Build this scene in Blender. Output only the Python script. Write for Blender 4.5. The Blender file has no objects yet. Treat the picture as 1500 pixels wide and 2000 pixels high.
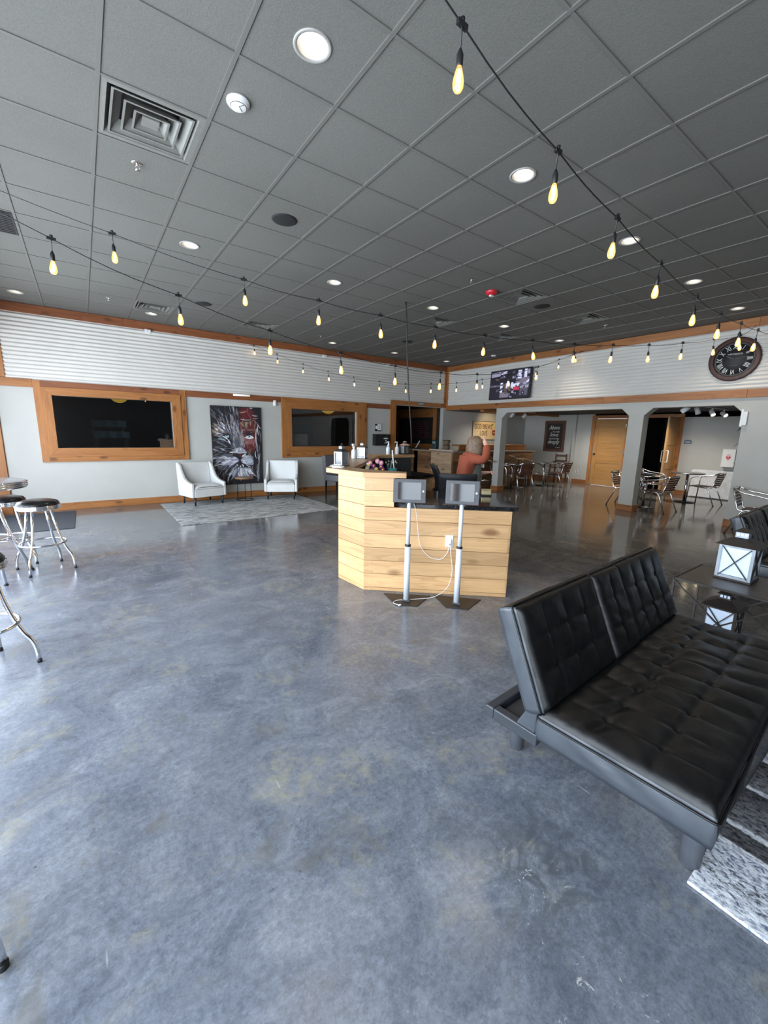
import bpy, bmesh, math, random
from mathutils import Vector, Matrix, Euler
random.seed(7)
C = bpy.context.scene.collection
PI = math.pi
P_LEFT,P_NEAR,WORLD,EXPO=1000.0,0.0,1.0,0.15
YA, XB, H = 9.637, 9.310, 3.562      # far-left wall plane, right wall plane, ceiling height

# ------------------------------------------------------------------ helpers
class MB:
    def __init__(s): s.v=[]; s.f=[]; s.m=[]; s.sm=[]
    def add(s, vs, fs, m=0, smooth=False):
        b=len(s.v); s.v += [tuple(p) for p in vs]
        for f in fs: s.f.append([b+i for i in f]); s.m.append(m); s.sm.append(smooth)
        return s
    def box(s, x0,x1,y0,y1,z0,z1,m=0,M=None):
        vs=[Vector((x,y,z)) for x in (x0,x1) for y in (y0,y1) for z in (z0,z1)]
        if M is not None: vs=[M@p for p in vs]
        return s.add(vs,[(0,1,3,2),(4,6,7,5),(0,4,5,1),(2,3,7,6),(0,2,6,4),(1,5,7,3)],m)
    def beam(s,a,b,w,h,m=0,up=(0,0,1)):
        a,b=Vector(a),Vector(b); d=(b-a).normalized(); u=Vector(up)
        if abs(d.dot(u))>.98: u=Vector((0,1,0))
        r=d.cross(u).normalized(); u=r.cross(d)
        vs=[p+r*i*w/2+u*j*h/2 for p in (a,b) for i in (-1,1) for j in (-1,1)]
        return s.add(vs,[(0,1,3,2),(4,6,7,5),(0,4,5,1),(2,3,7,6),(0,2,6,4),(1,5,7,3)],m)
    def prism(s, poly, z0, z1, m=0, axis='z'):
        n=len(poly)
        def P(a,b,c): return {'z':(a,b,c),'x':(c,a,b),'y':(a,c,b)}[axis]
        vs=[P(a,b,z0) for a,b in poly]+[P(a,b,z1) for a,b in poly]
        fs=[tuple(range(n)),tuple(range(n,2*n))]+[(i,(i+1)%n,n+(i+1)%n,n+i) for i in range(n)]
        return s.add(vs,fs,m)
    def tube(s, path, r, n=8, m=0, closed=False, caps=True):
        P=[Vector(p) for p in path]; k=len(P)
        rs=r if isinstance(r,(list,tuple)) else [r]*k
        T=[]
        for i in range(k):
            if closed: t=P[(i+1)%k]-P[i-1]
            else: t=P[min(i+1,k-1)]-P[max(i-1,0)]
            T.append(t.normalized())
        u=Vector((0,0,1))
        if abs(T[0].dot(u))>.95: u=Vector((1,0,0))
        nrm=(u-T[0]*u.dot(T[0])).normalized(); vs=[]
        for i in range(k):
            nrm=(nrm-T[i]*nrm.dot(T[i])).normalized(); bn=T[i].cross(nrm)
            for j in range(n):
                a=2*PI*j/n; vs.append(P[i]+(nrm*math.cos(a)+bn*math.sin(a))*rs[i])
        fs=[]
        for i in range(k if closed else k-1):
            for j in range(n):
                a=i*n+j; b=i*n+(j+1)%n; c=((i+1)%k)*n+(j+1)%n; d=((i+1)%k)*n+j
                fs.append((a,b,c,d))
        s.add(vs,fs,m,True)
        if caps and not closed:
            b=len(s.v)-n*k
            s.f.append([b+j for j in range(n)]); s.m.append(m); s.sm.append(False)
            s.f.append([b+(k-1)*n+j for j in range(n)]); s.m.append(m); s.sm.append(False)
        return s
    def lathe(s, prof, n=20, o=(0,0,0), m=0, M=None, smooth=True, cap=True):
        vs=[];fs=[]
        for r,z in prof:
            for j in range(n):
                a=2*PI*j/n; p=Vector((r*math.cos(a),r*math.sin(a),z))
                if M is not None: p=M@p
                vs.append(p+Vector(o))
        k=len(prof)
        for i in range(k-1):
            for j in range(n): fs.append((i*n+j,i*n+(j+1)%n,(i+1)*n+(j+1)%n,(i+1)*n+j))
        s.add(vs,fs,m,smooth)
        b=len(s.v)-n*k
        for i in (0,k-1) if cap else ():
            if prof[i][0]>1e-4: s.f.append([b+i*n+j for j in range(n)]); s.m.append(m); s.sm.append(False)
        return s
    def grid(s, fn, nu, nv, m=0, smooth=True):
        vs=[fn(i/nu,j/nv) for i in range(nu+1) for j in range(nv+1)]
        fs=[(i*(nv+1)+j,(i+1)*(nv+1)+j,(i+1)*(nv+1)+j+1,i*(nv+1)+j+1) for i in range(nu) for j in range(nv)]
        return s.add(vs,fs,m,smooth)
    def ball(s,o,rx,ry=None,rz=None,n=14,m=0):
        ry=ry or rx; rz=rz or rx
        prof=[(math.sin(PI*i/8),-math.cos(PI*i/8)) for i in range(9)]; prof[0]=(0.001,-1); prof[-1]=(0.001,1)
        M=Matrix.Diagonal((rx,ry,rz)).to_4x4()
        return s.lathe(prof,n,o,m,M)
    def build(s,name,mats,parent=None,bevel=0,seg=2,M=None,merge=False,sub=0):
        me=bpy.data.meshes.new(name); me.from_pydata(s.v,[],s.f)
        if not isinstance(mats,(list,tuple)): mats=[mats]
        for t in mats: me.materials.append(t)
        me.polygons.foreach_set('material_index',s.m); me.polygons.foreach_set('use_smooth',s.sm)
        bm=bmesh.new(); bm.from_mesh(me)
        if merge: bmesh.ops.remove_doubles(bm,verts=bm.verts,dist=1e-4)
        bmesh.ops.recalc_face_normals(bm,faces=bm.faces); bm.to_mesh(me); bm.free()
        if M is not None: me.transform(M)
        o=bpy.data.objects.new(name,me); C.objects.link(o)
        if parent is not None: o.parent=parent
        if bevel:
            b=o.modifiers.new('bevel','BEVEL'); b.width=bevel; b.segments=seg; b.limit_method='ANGLE'; b.angle_limit=.6
            b.harden_normals=False
        if sub:
            b=o.modifiers.new('sub','SUBSURF'); b.levels=sub; b.render_levels=sub
        return o

def tag(o,label=None,cat=None,group=None,kind=None):
    if label: o['label']=label
    if cat: o['category']=cat
    if group: o['group']=group
    if kind: o['kind']=kind
    return o
def thing(name,label,cat,loc=(0,0,0),rz=0,group=None):
    o=bpy.data.objects.new(name,None); C.objects.link(o); o.empty_display_size=.1
    o.location=loc; o.rotation_euler=(0,0,rz)
    return tag(o,label,cat,group)
def struct(name,mb,mats,parent=None,**k):
    o=mb.build(name,mats,parent,**k)
    if parent is None: o['kind']='structure'
    return o
def copy_tree(o,parent=None):
    c=o.copy(); C.objects.link(c); c.parent=parent
    for ch in list(o.children): copy_tree(ch,c)
    return c
def dup(o,label,loc,rz=None):
    c=copy_tree(o); c.location=loc; c['label']=label
    if rz is not None: c.rotation_euler=(0,0,rz)
    return c
def rnd(path,rad=.04,n=5,closed=False):
    """round the corners of a polyline"""
    P=[Vector(p) for p in path]; out=[]; k=len(P)
    for i in range(k):
        if not closed and i in (0,k-1): out.append(P[i]); continue
        a,b,c=P[i-1],P[i],P[(i+1)%k]
        r=min(rad,(a-b).length*.45,(c-b).length*.45)
        s=b+(a-b).normalized()*r; e=b+(c-b).normalized()*r
        for j in range(n+1):
            t=j/n; out.append(s*(1-t)**2+b*2*t*(1-t)+e*t*t)
    return out
def text_mesh(body,size,M,mat,parent,name='lettering',ext=.001,shear=0,space=1.0,width=None,align='CENTER'):
    cu=bpy.data.curves.new('t','FONT'); cu.body=body; cu.size=size; cu.extrude=ext; cu.shear=shear
    cu.align_x=align; cu.align_y='CENTER'; cu.space_character=space; cu.space_line=.8; cu.resolution_u=2
    to=bpy.data.objects.new('t',cu); C.objects.link(to)
    dg=bpy.context.evaluated_depsgraph_get(); me=bpy.data.meshes.new_from_object(to.evaluated_get(dg))
    bpy.data.objects.remove(to)
    if width:
        xs=[v.co.x for v in me.vertices]; w=max(xs)-min(xs)
        me.transform(Matrix.Diagonal((width/w,1,1,1)))
    me.transform(M); me.materials.clear(); me.materials.append(mat)
    o=bpy.data.objects.new(name,me); C.objects.link(o); o.parent=parent
    return o
def onA(x,z,d=0):  # text frame on the far-left wall, facing -y
    return Matrix(((1,0,0,x),(0,0,-1,YA-d),(0,1,0,z),(0,0,0,1)))
def onX(X,y,z,d=0):  # text frame on a wall facing -x
    return Matrix(((0,0,-1,X-d),(-1,0,0,y),(0,1,0,z),(0,0,0,1)))

# ------------------------------------------------------------------ materials
def newmat(name):
    m=bpy.data.materials.new(name); m.use_nodes=True; nt=m.node_tree; nt.nodes.clear()
    out=nt.nodes.new('ShaderNodeOutputMaterial'); p=nt.nodes.new('ShaderNodeBsdfPrincipled')
    nt.links.new(p.outputs[0],out.inputs[0]); return m,nt,p,out
def N(nt,t,**k):
    n=nt.nodes.new(t)
    for a,b in k.items():
        if a.startswith('i_'): n.inputs[a[2:].replace('_',' ')].default_value=b
        else: setattr(n,a,b)
    return n
def rgb(c): return (c[0],c[1],c[2],1)
def ramp(nt,stops,src):
    r=nt.nodes.new('ShaderNodeValToRGB'); e=r.color_ramp.elements
    while len(e)>len(stops): e.remove(e[-1])
    while len(e)<len(stops): e.new(.5)
    for el,(p,c) in zip(e,stops): el.position=p; el.color=rgb(c) if len(c)==3 else c
    nt.links.new(src,r.inputs[0]); return r
def coords(nt,scale=(1,1,1),gen='Object',rot=(0,0,0)):
    tc=nt.nodes.new('ShaderNodeTexCoord'); mp=nt.nodes.new('ShaderNodeMapping')
    mp.inputs['Scale'].default_value=scale; mp.inputs['Rotation'].default_value=rot
    nt.links.new(tc.outputs[gen],mp.inputs[0]); return mp.outputs[0]
def mixc(nt,fac,a,b,blend='MIX'):
    m=nt.nodes.new('ShaderNodeMix'); m.data_type='RGBA'; m.blend_type=blend
    if isinstance(fac,(int,float)): m.inputs[0].default_value=fac
    else: nt.links.new(fac,m.inputs[0])
    for i,x in ((6,a),(7,b)):
        if isinstance(x,tuple): m.inputs[i].default_value=rgb(x)
        else: nt.links.new(x,m.inputs[i])
    return m.outputs[2]
def math_(nt,op,a,b=0,clamp=False):
    m=nt.nodes.new('ShaderNodeMath'); m.operation=op; m.use_clamp=clamp
    for i,x in ((0,a),(1,b)):
        if isinstance(x,(int,float)): m.inputs[i].default_value=x
        else: nt.links.new(x,m.inputs[i])
    return m.outputs[0]
def bump(nt,p,src,strength=.2,dist=.01):
    b=nt.nodes.new('ShaderNodeBump'); b.inputs['Strength'].default_value=strength; b.inputs['Distance'].default_value=dist
    nt.links.new(src,b.inputs['Height']); nt.links.new(b.outputs[0],p.inputs['Normal'])
def pm(name,col,rough=.5,metal=0,var=.12,scale=12,bmp=0,emit=None,es=0,spec=None):
    """plain paint / plastic / metal with a little procedural variation"""
    m,nt,p,_=newmat(name); v=coords(nt)
    n=N(nt,'ShaderNodeTexNoise',i_Scale=scale,i_Detail=4.0); nt.links.new(v,n.inputs['Vector'])
    r=ramp(nt,[(.3,tuple(c*(1-var) for c in col)),(.7,tuple(min(1,c*(1+var)) for c in col))],n.outputs[0])
    nt.links.new(r.outputs[0],p.inputs['Base Color'])
    p.inputs['Roughness'].default_value=rough; p.inputs['Metallic'].default_value=metal
    if spec is not None: p.inputs['Specular IOR Level'].default_value=spec
    if bmp: bump(nt,p,n.outputs[0],bmp)
    if emit: p.inputs['Emission Color'].default_value=rgb(emit); p.inputs['Emission Strength'].default_value=es
    return m
def wood(name,light,dark,axis='x',knots=True,rough=.5,sc=1.0,bmp=.1,island=.25,knotcol=None):
    m,nt,p,_=newmat(name)
    s={'x':(1.2,16,16),'y':(16,1.2,16),'z':(16,16,1.2)}[axis]; v=coords(nt,tuple(a*sc for a in s))
    geo=nt.nodes.new('ShaderNodeNewGeometry')
    off=nt.nodes.new('ShaderNodeVectorMath'); off.operation='MULTIPLY_ADD'
    nt.links.new(geo.outputs['Random Per Island'],off.inputs[0]); off.inputs[1].default_value=(37,53,71); nt.links.new(v,off.inputs[2]); v=off.outputs[0]
    n=N(nt,'ShaderNodeTexNoise',i_Scale=1.0,i_Detail=5.0,i_Distortion=.8); nt.links.new(v,n.inputs['Vector'])
    w=N(nt,'ShaderNodeTexNoise',i_Scale=.35,i_Detail=2.0,i_Distortion=1.5); nt.links.new(v,w.inputs['Vector'])
    ring=math_(nt,'FRACT',math_(nt,'MULTIPLY',w.outputs[0],9.0))
    f=math_(nt,'ADD',math_(nt,'MULTIPLY',n.outputs[0],.75),math_(nt,'MULTIPLY',ring,.22))
    mid=tuple((a+b)/2 for a,b in zip(light,dark))
    r=ramp(nt,[(.25,dark),(.45,mid),(.75,light)],f); col=r.outputs[0]
    if knots:
        s2={'x':(3.2,7,7),'y':(7,3.2,7),'z':(7,7,3.2)}[axis]; kv=coords(nt,tuple(a*sc for a in s2))
        vo=N(nt,'ShaderNodeTexVoronoi',i_Scale=.7); nt.links.new(kv,vo.inputs['Vector'])
        kr=ramp(nt,[(.09,(1,1,1)),(.21,(0,0,0))],vo.outputs['Distance'])
        col=mixc(nt,math_(nt,'MULTIPLY',kr.outputs[0],.75),col,knotcol or tuple(c*.35 for c in dark))
    if island:
        k=math_(nt,'ADD',math_(nt,'MULTIPLY',geo.outputs['Random Per Island'],island),1-island*.5)
        cc=nt.nodes.new('ShaderNodeCombineColor')
        for i in range(3): nt.links.new(k,cc.inputs[i])
        col=mixc(nt,1.0,col,cc.outputs[0],'MULTIPLY')
    nt.links.new(col,p.inputs['Base Color']); p.inputs['Roughness'].default_value=rough
    bump(nt,p,f,bmp,.004); return m
def emis(name,col,strength):
    m,nt,p,out=newmat(name); nt.nodes.remove(p)
    v=coords(nt); n=N(nt,'ShaderNodeTexNoise',i_Scale=6.0); nt.links.new(v,n.inputs['Vector'])
    r=ramp(nt,[(0,tuple(c*.95 for c in col)),(1,col)],n.outputs[0])
    e=N(nt,'ShaderNodeEmission'); e.inputs[1].default_value=strength
    nt.links.new(r.outputs[0],e.inputs[0]); nt.links.new(e.outputs[0],out.inputs[0]); return m
def glassmat(name,tint,tr=.9,rough=.02,emit=0,ecol=(1,.5,.15),milk=0):
    """thin pane: tinted see-through with a fresnel reflection"""
    m,nt,p,out=newmat(name); nt.nodes.remove(p)
    t=N(nt,'ShaderNodeBsdfTransparent'); g=N(nt,'ShaderNodeBsdfGlossy'); g.inputs['Roughness'].default_value=rough
    v=coords(nt); n=N(nt,'ShaderNodeTexNoise',i_Scale=2.0); nt.links.new(v,n.inputs['Vector'])
    r=ramp(nt,[(0,tuple(c*.96 for c in tint)),(1,tint)],n.outputs[0]); nt.links.new(r.outputs[0],t.inputs[0])
    f=N(nt,'ShaderNodeFresnel',i_IOR=1.5); mx=nt.nodes.new('ShaderNodeMixShader')
    nt.links.new(math_(nt,'ADD',f.outputs[0],.02),mx.inputs[0]); nt.links.new(t.outputs[0],mx.inputs[1]); nt.links.new(g.outputs[0],mx.inputs[2])
    last=mx.outputs[0]
    if milk:
        d=N(nt,'ShaderNodeBsdfDiffuse'); d.inputs[0].default_value=(.85,.87,.9,1); m2=nt.nodes.new('ShaderNodeMixShader'); m2.inputs[0].default_value=milk
        nt.links.new(last,m2.inputs[1]); nt.links.new(d.outputs[0],m2.inputs[2]); last=m2.outputs[0]
    if emit:
        e=N(nt,'ShaderNodeEmission'); e.inputs[0].default_value=rgb(ecol); e.inputs[1].default_value=emit
        ad=nt.nodes.new('ShaderNodeAddShader'); nt.links.new(last,ad.inputs[0]); nt.links.new(e.outputs[0],ad.inputs[1]); last=ad.outputs[0]
    nt.links.new(last,out.inputs[0]); return m

def floor_mat():
    m,nt,p,_=newmat('polished_concrete'); v=coords(nt)
    def noise(sc,det=6,dist=0,rough=.6,vec=v):
        n=N(nt,'ShaderNodeTexNoise',i_Scale=sc,i_Detail=float(det),i_Distortion=float(dist)); n.inputs['Roughness'].default_value=rough
        nt.links.new(vec,n.inputs['Vector']); return n.outputs[0]
    big=noise(.7,4,1.2); med=noise(3.2,8,1.0,.7); fine=noise(38,4,0,.75)
    c=ramp(nt,[(.30,(.075,.085,.108)),(.5,(.125,.140,.172)),(.70,(.20,.218,.25))],big).outputs[0]
    c2=ramp(nt,[(.32,(.07,.08,.105)),(.52,(.135,.15,.182)),(.72,(.25,.268,.295))],med).outputs[0]
    c=mixc(nt,.6,c,c2)
    # blue-to-brown with distance: brown stains, plus cool daylight and warm lamplight painted in
    geo0=nt.nodes.new('ShaderNodeNewGeometry'); dv=nt.nodes.new('ShaderNodeVectorMath'); dv.operation='DISTANCE'; nt.links.new(geo0.outputs['Position'],dv.inputs[0]); dv.inputs[1].default_value=(-1.5,2.5,0)
    bm=math_(nt,'ADD',math_(nt,'DIVIDE',dv.outputs['Value'],11.0),math_(nt,'MULTIPLY',big,.5))
    c=mixc(nt,ramp(nt,[(.55,(0,0,0)),(.95,(.85,.85,.85))],bm).outputs[0],c,mixc(nt,.5,ramp(nt,[(.3,(.07,.058,.048)),(.7,(.15,.128,.108))],med).outputs[0],(.10,.085,.072)))
    c=mixc(nt,.6,c,ramp(nt,[(.34,(.30,.30,.30)),(.66,(.70,.70,.70))],fine).outputs[0],'OVERLAY'); c=mixc(nt,.5,c,ramp(nt,[(.36,(.34,.34,.34)),(.64,(.66,.66,.66))],noise(120,4,0,.8)).outputs[0],'OVERLAY')
    # yellowish worn patches
    st=ramp(nt,[(.53,(0,0,0)),(.63,(1,1,1))],noise(2.1,8,.8,.68)).outputs[0]
    st2=ramp(nt,[(.42,(0,0,0)),(.62,(1,1,1))],noise(14,6,.5,.7)).outputs[0]
    c=mixc(nt,math_(nt,'MULTIPLY',math_(nt,'MULTIPLY',st,st2),.8),c,(.235,.225,.175))
    bs=ramp(nt,[(.58,(0,0,0)),(.68,(1,1,1))],noise(2.6,6,1.2,.6)).outputs[0]
    c=mixc(nt,math_(nt,'MULTIPLY',bs,.55),c,(.105,.10,.09))
    # streaky polishing marks
    sv=coords(nt,(.8,7,1),rot=(0,0,.6)); sk=ramp(nt,[(.45,(0,0,0)),(.75,(1,1,1))],noise(1.6,6,.6,.7,sv)).outputs[0]
    c=mixc(nt,math_(nt,'MULTIPLY',sk,.14),c,(.31,.32,.335))
    # worn damage near the futon
    geo=nt.nodes.new('ShaderNodeNewGeometry')
    def spot(x,y,r):
        d=nt.nodes.new('ShaderNodeVectorMath'); d.operation='DISTANCE'; nt.links.new(geo.outputs['Position'],d.inputs[0]); d.inputs[1].default_value=(x,y,0)
        return ramp(nt,[(0,(1,1,1)),(1,(0,0,0))],math_(nt,'DIVIDE',d.outputs['Value'],r)).outputs[0]
    dmg=spot(1.25,.62,.42); swirl=noise(5,8,3.0,.7)
    c=mixc(nt,math_(nt,'MULTIPLY',dmg,math_(nt,'MULTIPLY',ramp(nt,[(.4,(1,1,1)),(.55,(0,0,0))],swirl).outputs[0],1.2),True),c,(.075,.082,.095))
    wl=ramp(nt,[(.60,(0,0,0)),(.64,(1,1,1))],noise(13,9,2.0,.8)).outputs[0]
    for x,y,r in ((1.12,.62,.2),(1.12,.42,.16),(1.0,.28,.2)):
        c=mixc(nt,math_(nt,'MULTIPLY',math_(nt,'MULTIPLY',spot(x,y,r),wl),1.6,True),c,(.5,.5,.48))
    # little white / dark specks and scratches
    vo=N(nt,'ShaderNodeTexVoronoi',i_Scale=5.5); nt.links.new(v,vo.inputs['Vector'])
    c=mixc(nt,math_(nt,'MULTIPLY',ramp(nt,[(.018,(1,1,1)),(.035,(0,0,0))],vo.outputs['Distance']).outputs[0],.8),c,(.045,.045,.05))
    vs=coords(nt,(9,.9,1),rot=(0,0,.9)); vo2=N(nt,'ShaderNodeTexVoronoi',i_Scale=1.3); nt.links.new(vs,vo2.inputs['Vector'])
    c=mixc(nt,math_(nt,'MULTIPLY',ramp(nt,[(.02,(1,1,1)),(.045,(0,0,0))],vo2.outputs['Distance']).outputs[0],.5),c,(.45,.45,.46))
    cr=N(nt,'ShaderNodeTexVoronoi',i_Scale=.42,feature='DISTANCE_TO_EDGE')
    wv=nt.nodes.new('ShaderNodeVectorMath'); wv.operation='MULTIPLY_ADD'; cn=N(nt,'ShaderNodeTexNoise',i_Scale=2.5,i_Detail=5.0); nt.links.new(v,cn.inputs['Vector'])
    nt.links.new(cn.outputs['Color'],wv.inputs[0]); wv.inputs[1].default_value=(.5,.5,0); nt.links.new(v,wv.inputs[2]); nt.links.new(wv.outputs[0],cr.inputs['Vector'])
    c=mixc(nt,math_(nt,'MULTIPLY',ramp(nt,[(.002,(1,1,1)),(.006,(0,0,0))],cr.outputs['Distance']).outputs[0],.05),c,(.4,.4,.4))
    nt.links.new(c,p.inputs['Base Color'])
    rr=ramp(nt,[(.3,(.06,.06,.06)),(.7,(.16,.16,.16))],med).outputs[0]; rr=mixc(nt,ramp(nt,[(.38,(1,1,1)),(.72,(0,0,0))],bm).outputs[0],rr,ramp(nt,[(.3,(.24,.24,.24)),(.7,(.40,.40,.40))],med).outputs[0]); nt.links.new(rr,p.inputs['Roughness'])
    h=math_(nt,'ADD',math_(nt,'MULTIPLY',noise(2.2,3,.3,.5),.7),math_(nt,'MULTIPLY',fine,.05)); bump(nt,p,h,.07,.02)
    p.inputs['Specular IOR Level'].default_value=.5
    return m
def ceiling_mat():
    m,nt,p,_=newmat('charcoal_ceiling_tile'); v=coords(nt)
    n=N(nt,'ShaderNodeTexNoise',i_Scale=120.0,i_Detail=3.0); nt.links.new(v,n.inputs['Vector'])
    b=N(nt,'ShaderNodeTexNoise',i_Scale=.9,i_Detail=3.0); nt.links.new(v,b.inputs['Vector'])
    c=ramp(nt,[(.35,(.125,.123,.110)),(.65,(.16,.157,.142))],n.outputs[0]).outputs[0]
    c=mixc(nt,.35,c,ramp(nt,[(.3,(.115,.113,.10)),(.7,(.17,.168,.15))],b.outputs[0]).outputs[0])
    nt.links.new(c,p.inputs['Base Color']); p.inputs['Roughness'].default_value=.85; bump(nt,p,n.outputs[0],.35,.004); return m
def grid_mat():
    m,nt,p,_=newmat('charcoal_ceiling_grid'); v=coords(nt)
    n=N(nt,'ShaderNodeTexNoise',i_Scale=3.1,i_Detail=7.0); n.inputs['Roughness'].default_value=.7; nt.links.new(v,n.inputs['Vector'])
    c=ramp(nt,[(.0,(.13,.128,.116)),(.70,(.15,.147,.133)),(.715,(.6,.6,.58))],n.outputs[0]).outputs[0]
    nt.links.new(c,p.inputs['Base Color']); p.inputs['Roughness'].default_value=.55; return m
def rug_mat(name,stripes=False):
    m,nt,p,_=newmat(name); v=coords(nt)
    if stripes:
        bx=coords(nt,(1,.02,1)); n=N(nt,'ShaderNodeTexNoise',i_Scale=5.2,i_Detail=2.0); nt.links.new(bx,n.inputs['Vector'])
        fx=coords(nt,(24,14,1)); g=N(nt,'ShaderNodeTexNoise',i_Scale=2.6,i_Detail=6.0,i_Distortion=.6); g.inputs['Roughness'].default_value=.75; nt.links.new(fx,g.inputs['Vector'])
        sep=nt.nodes.new('ShaderNodeSeparateXYZ'); nt.links.new(v,sep.inputs[0])
        # dark / light bands across x, thin pale lines between them
        pale=(.62,.63,.66); st=[(0,(.60,.62,.66)),(.10,(.42,.44,.48)),(.30,(.50,.52,.57)),(.305,pale),(.325,pale),(.33,(.07,.07,.075)),(.42,(.09,.09,.095)),(.425,pale),(.45,pale),(.455,(.17,.17,.18)),(.6,(.13,.13,.14)),(.72,(.06,.06,.065)),(.725,pale),(.75,pale),(.755,(.2,.2,.21)),(.95,(.08,.08,.085))]
        fr=math_(nt,'FRACT',math_(nt,'MULTIPLY',sep.outputs[0],1/.95))
        band=ramp(nt,st,fr).outputs[0]
        sp=ramp(nt,[(.40,(.0,.0,.0)),(.5,(.5,.5,.5)),(.66,(.95,.95,.95))],g.outputs[0]).outputs[0]
        c=mixc(nt,.85,band,sp,'OVERLAY')
        bump(nt,p,g.outputs[0],.5,.01)
    else:
        fx=coords(nt,(1.2,5,1)); g=N(nt,'ShaderNodeTexNoise',i_Scale=3.2,i_Detail=8.0,i_Distortion=1.0); g.inputs['Roughness'].default_value=.72; nt.links.new(fx,g.inputs['Vector'])
        c=ramp(nt,[(.36,(.10,.11,.12)),(.5,(.33,.335,.335)),(.62,(.55,.55,.53))],g.outputs[0]).outputs[0]
        bump(nt,p,g.outputs[0],.3,.005)
    nt.links.new(c,p.inputs['Base Color']); p.inputs['Roughness'].default_value=.95; p.inputs['Specular IOR Level'].default_value=.15; return m
def leather_mat():
    m,nt,p,_=newmat('black_faux_leather'); v=coords(nt)
    n=N(nt,'ShaderNodeTexNoise',i_Scale=260.0,i_Detail=2.0); nt.links.new(v,n.inputs['Vector'])
    w=N(nt,'ShaderNodeTexNoise',i_Scale=14.0,i_Detail=4.0,i_Distortion=.6); nt.links.new(v,w.inputs['Vector'])
    nt.links.new(ramp(nt,[(.3,(.0035,.0035,.004)),(.7,(.006,.006,.0065))],w.outputs[0]).outputs[0],p.inputs['Base Color'])
    nt.links.new(ramp(nt,[(.3,(.36,.36,.36)),(.7,(.48,.48,.48))],w.outputs[0]).outputs[0],p.inputs['Roughness']); p.inputs['Specular IOR Level'].default_value=.36
    h=math_(nt,'ADD',math_(nt,'MULTIPLY',w.outputs[0],1.0),math_(nt,'MULTIPLY',n.outputs[0],.06)); bump(nt,p,h,.22,.012); return m
def granite_mat():
    m,nt,p,_=newmat('black_granite'); v=coords(nt)
    n=N(nt,'ShaderNodeTexNoise',i_Scale=55.0,i_Detail=8.0); n.inputs['Roughness'].default_value=.8; nt.links.new(v,n.inputs['Vector'])
    nt.links.new(ramp(nt,[(.45,(.008,.008,.009)),(.6,(.03,.03,.032)),(.72,(.22,.22,.22))],n.outputs[0]).outputs[0],p.inputs['Base Color'])
    p.inputs['Roughness'].default_value=.07; return m

FLOOR=floor_mat(); CEIL=ceiling_mat(); GRID=grid_mat()
WALL=pm('pale_grey_wall_paint',(.475,.47,.44),.7,var=.03,scale=3,bmp=.02)
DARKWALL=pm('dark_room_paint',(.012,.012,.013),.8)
CORR=pm('white_corrugated_metal',(.66,.635,.595),.6,var=.03,scale=2)
CEDAR_X=wood('stained_cedar_along_x',(.47,.195,.055),(.25,.085,.02),'x',island=.3)
CEDAR_Y=wood('stained_cedar_along_y',(.40,.165,.05),(.22,.075,.02),'y',island=.3)
CEDAR_Z=wood('stained_cedar_along_z',(.47,.195,.055),(.25,.085,.02),'z',island=.3)
REDWOOD_X=wood('dark_red_cedar_along_x',(.30,.10,.035),(.16,.05,.018),'x',island=.3)
PINE=wood('pale_pine_plank',(.66,.41,.20),(.44,.245,.105),'x',rough=.45,sc=.9,island=.36,knotcol=(.16,.06,.02))
PINE_TOP=wood('oiled_pine_top',(.42,.27,.15),(.24,.14,.07),'x',knots=False,rough=.4,island=.1)
BARWOOD=wood('barn_board',(.24,.12,.045),(.085,.038,.015),'x',rough=.6,island=.8)
BARLIGHT=wood('bleached_barn_board',(.42,.29,.18),(.22,.14,.08),'x',rough=.6,island=.5)
DOORWOOD_Y=wood('oak_door_veneer',(.50,.27,.09),(.36,.17,.05),'y',knots=False,rough=.4,island=.1)
DOORWOOD_Z=wood('oak_stile_veneer',(.50,.27,.09),(.36,.17,.05),'z',knots=False,rough=.4,island=.1)
DKWOOD=wood('dark_walnut',(.09,.04,.022),(.03,.014,.009),'z',knots=False,rough=.45,island=.1)
SLATWOOD=wood('dark_red_slat',(.13,.05,.03),(.05,.02,.013),'x',knots=False,rough=.45,island=.2)
CHROME=pm('chrome',(.80,.81,.83),.10,1,var=.03)
ALU=pm('brushed_aluminium',(.82,.83,.85),.2,1,var=.04)
BLACK=pm('black_plastic',(.012,.012,.013),.45)
BLACKMETAL=pm('black_powder_coat',(.018,.017,.017),.42,.3)
BRONZE=pm('dark_bronze_metal',(.035,.028,.024),.45,.4)
GREYPL=pm('slate_grey_plastic',(.055,.056,.062),.5)
WHITE=pm('white_plastic',(.78,.78,.77),.4,var=.04)
WHITESTEEL=pm('silver_white_pole',(.66,.70,.76),.35,.1,var=.03)
PAPER=pm('white_paper',(.8,.8,.79),.8,var=.04)
WHLEATHER=pm('white_leather',(.68,.69,.68),.4,var=.04,scale=5,bmp=.06)
GREYFAB=pm('grey_upholstery',(.16,.165,.18),.9,var=.12,scale=90,bmp=.1)
CREAM=pm('ivory_candle',(.82,.78,.68),.5,var=.03)
RED=pm('red_enamel',(.55,.02,.03),.35)
TEAL=pm('teal_plastic',(.03,.25,.30),.4)
LEATHER=leather_mat(); LIT_LEATHER=pm('window_lit_leather',(.046,.053,.063),.36,var=.15,scale=9,bmp=.12); GRANITE=granite_mat(); RUGA=rug_mat('grey_distressed_rug'); RUGB=rug_mat('striped_shag_rug',True)  # second leather for the futon ends: bluish window light put into its colour
MAT=pm('charcoal_door_mat',(.035,.037,.045),.95,var=.3,scale=140,bmp=.3)
PANE=glassmat('interior_window_glass',(.80,.80,.82)); LGLASS=glassmat('lantern_glass',(.95,.96,.97),milk=.16)
BULB=glassmat('amber_bulb_glass',(1,.78,.5),emit=.75,ecol=(1,.50,.16))
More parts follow.
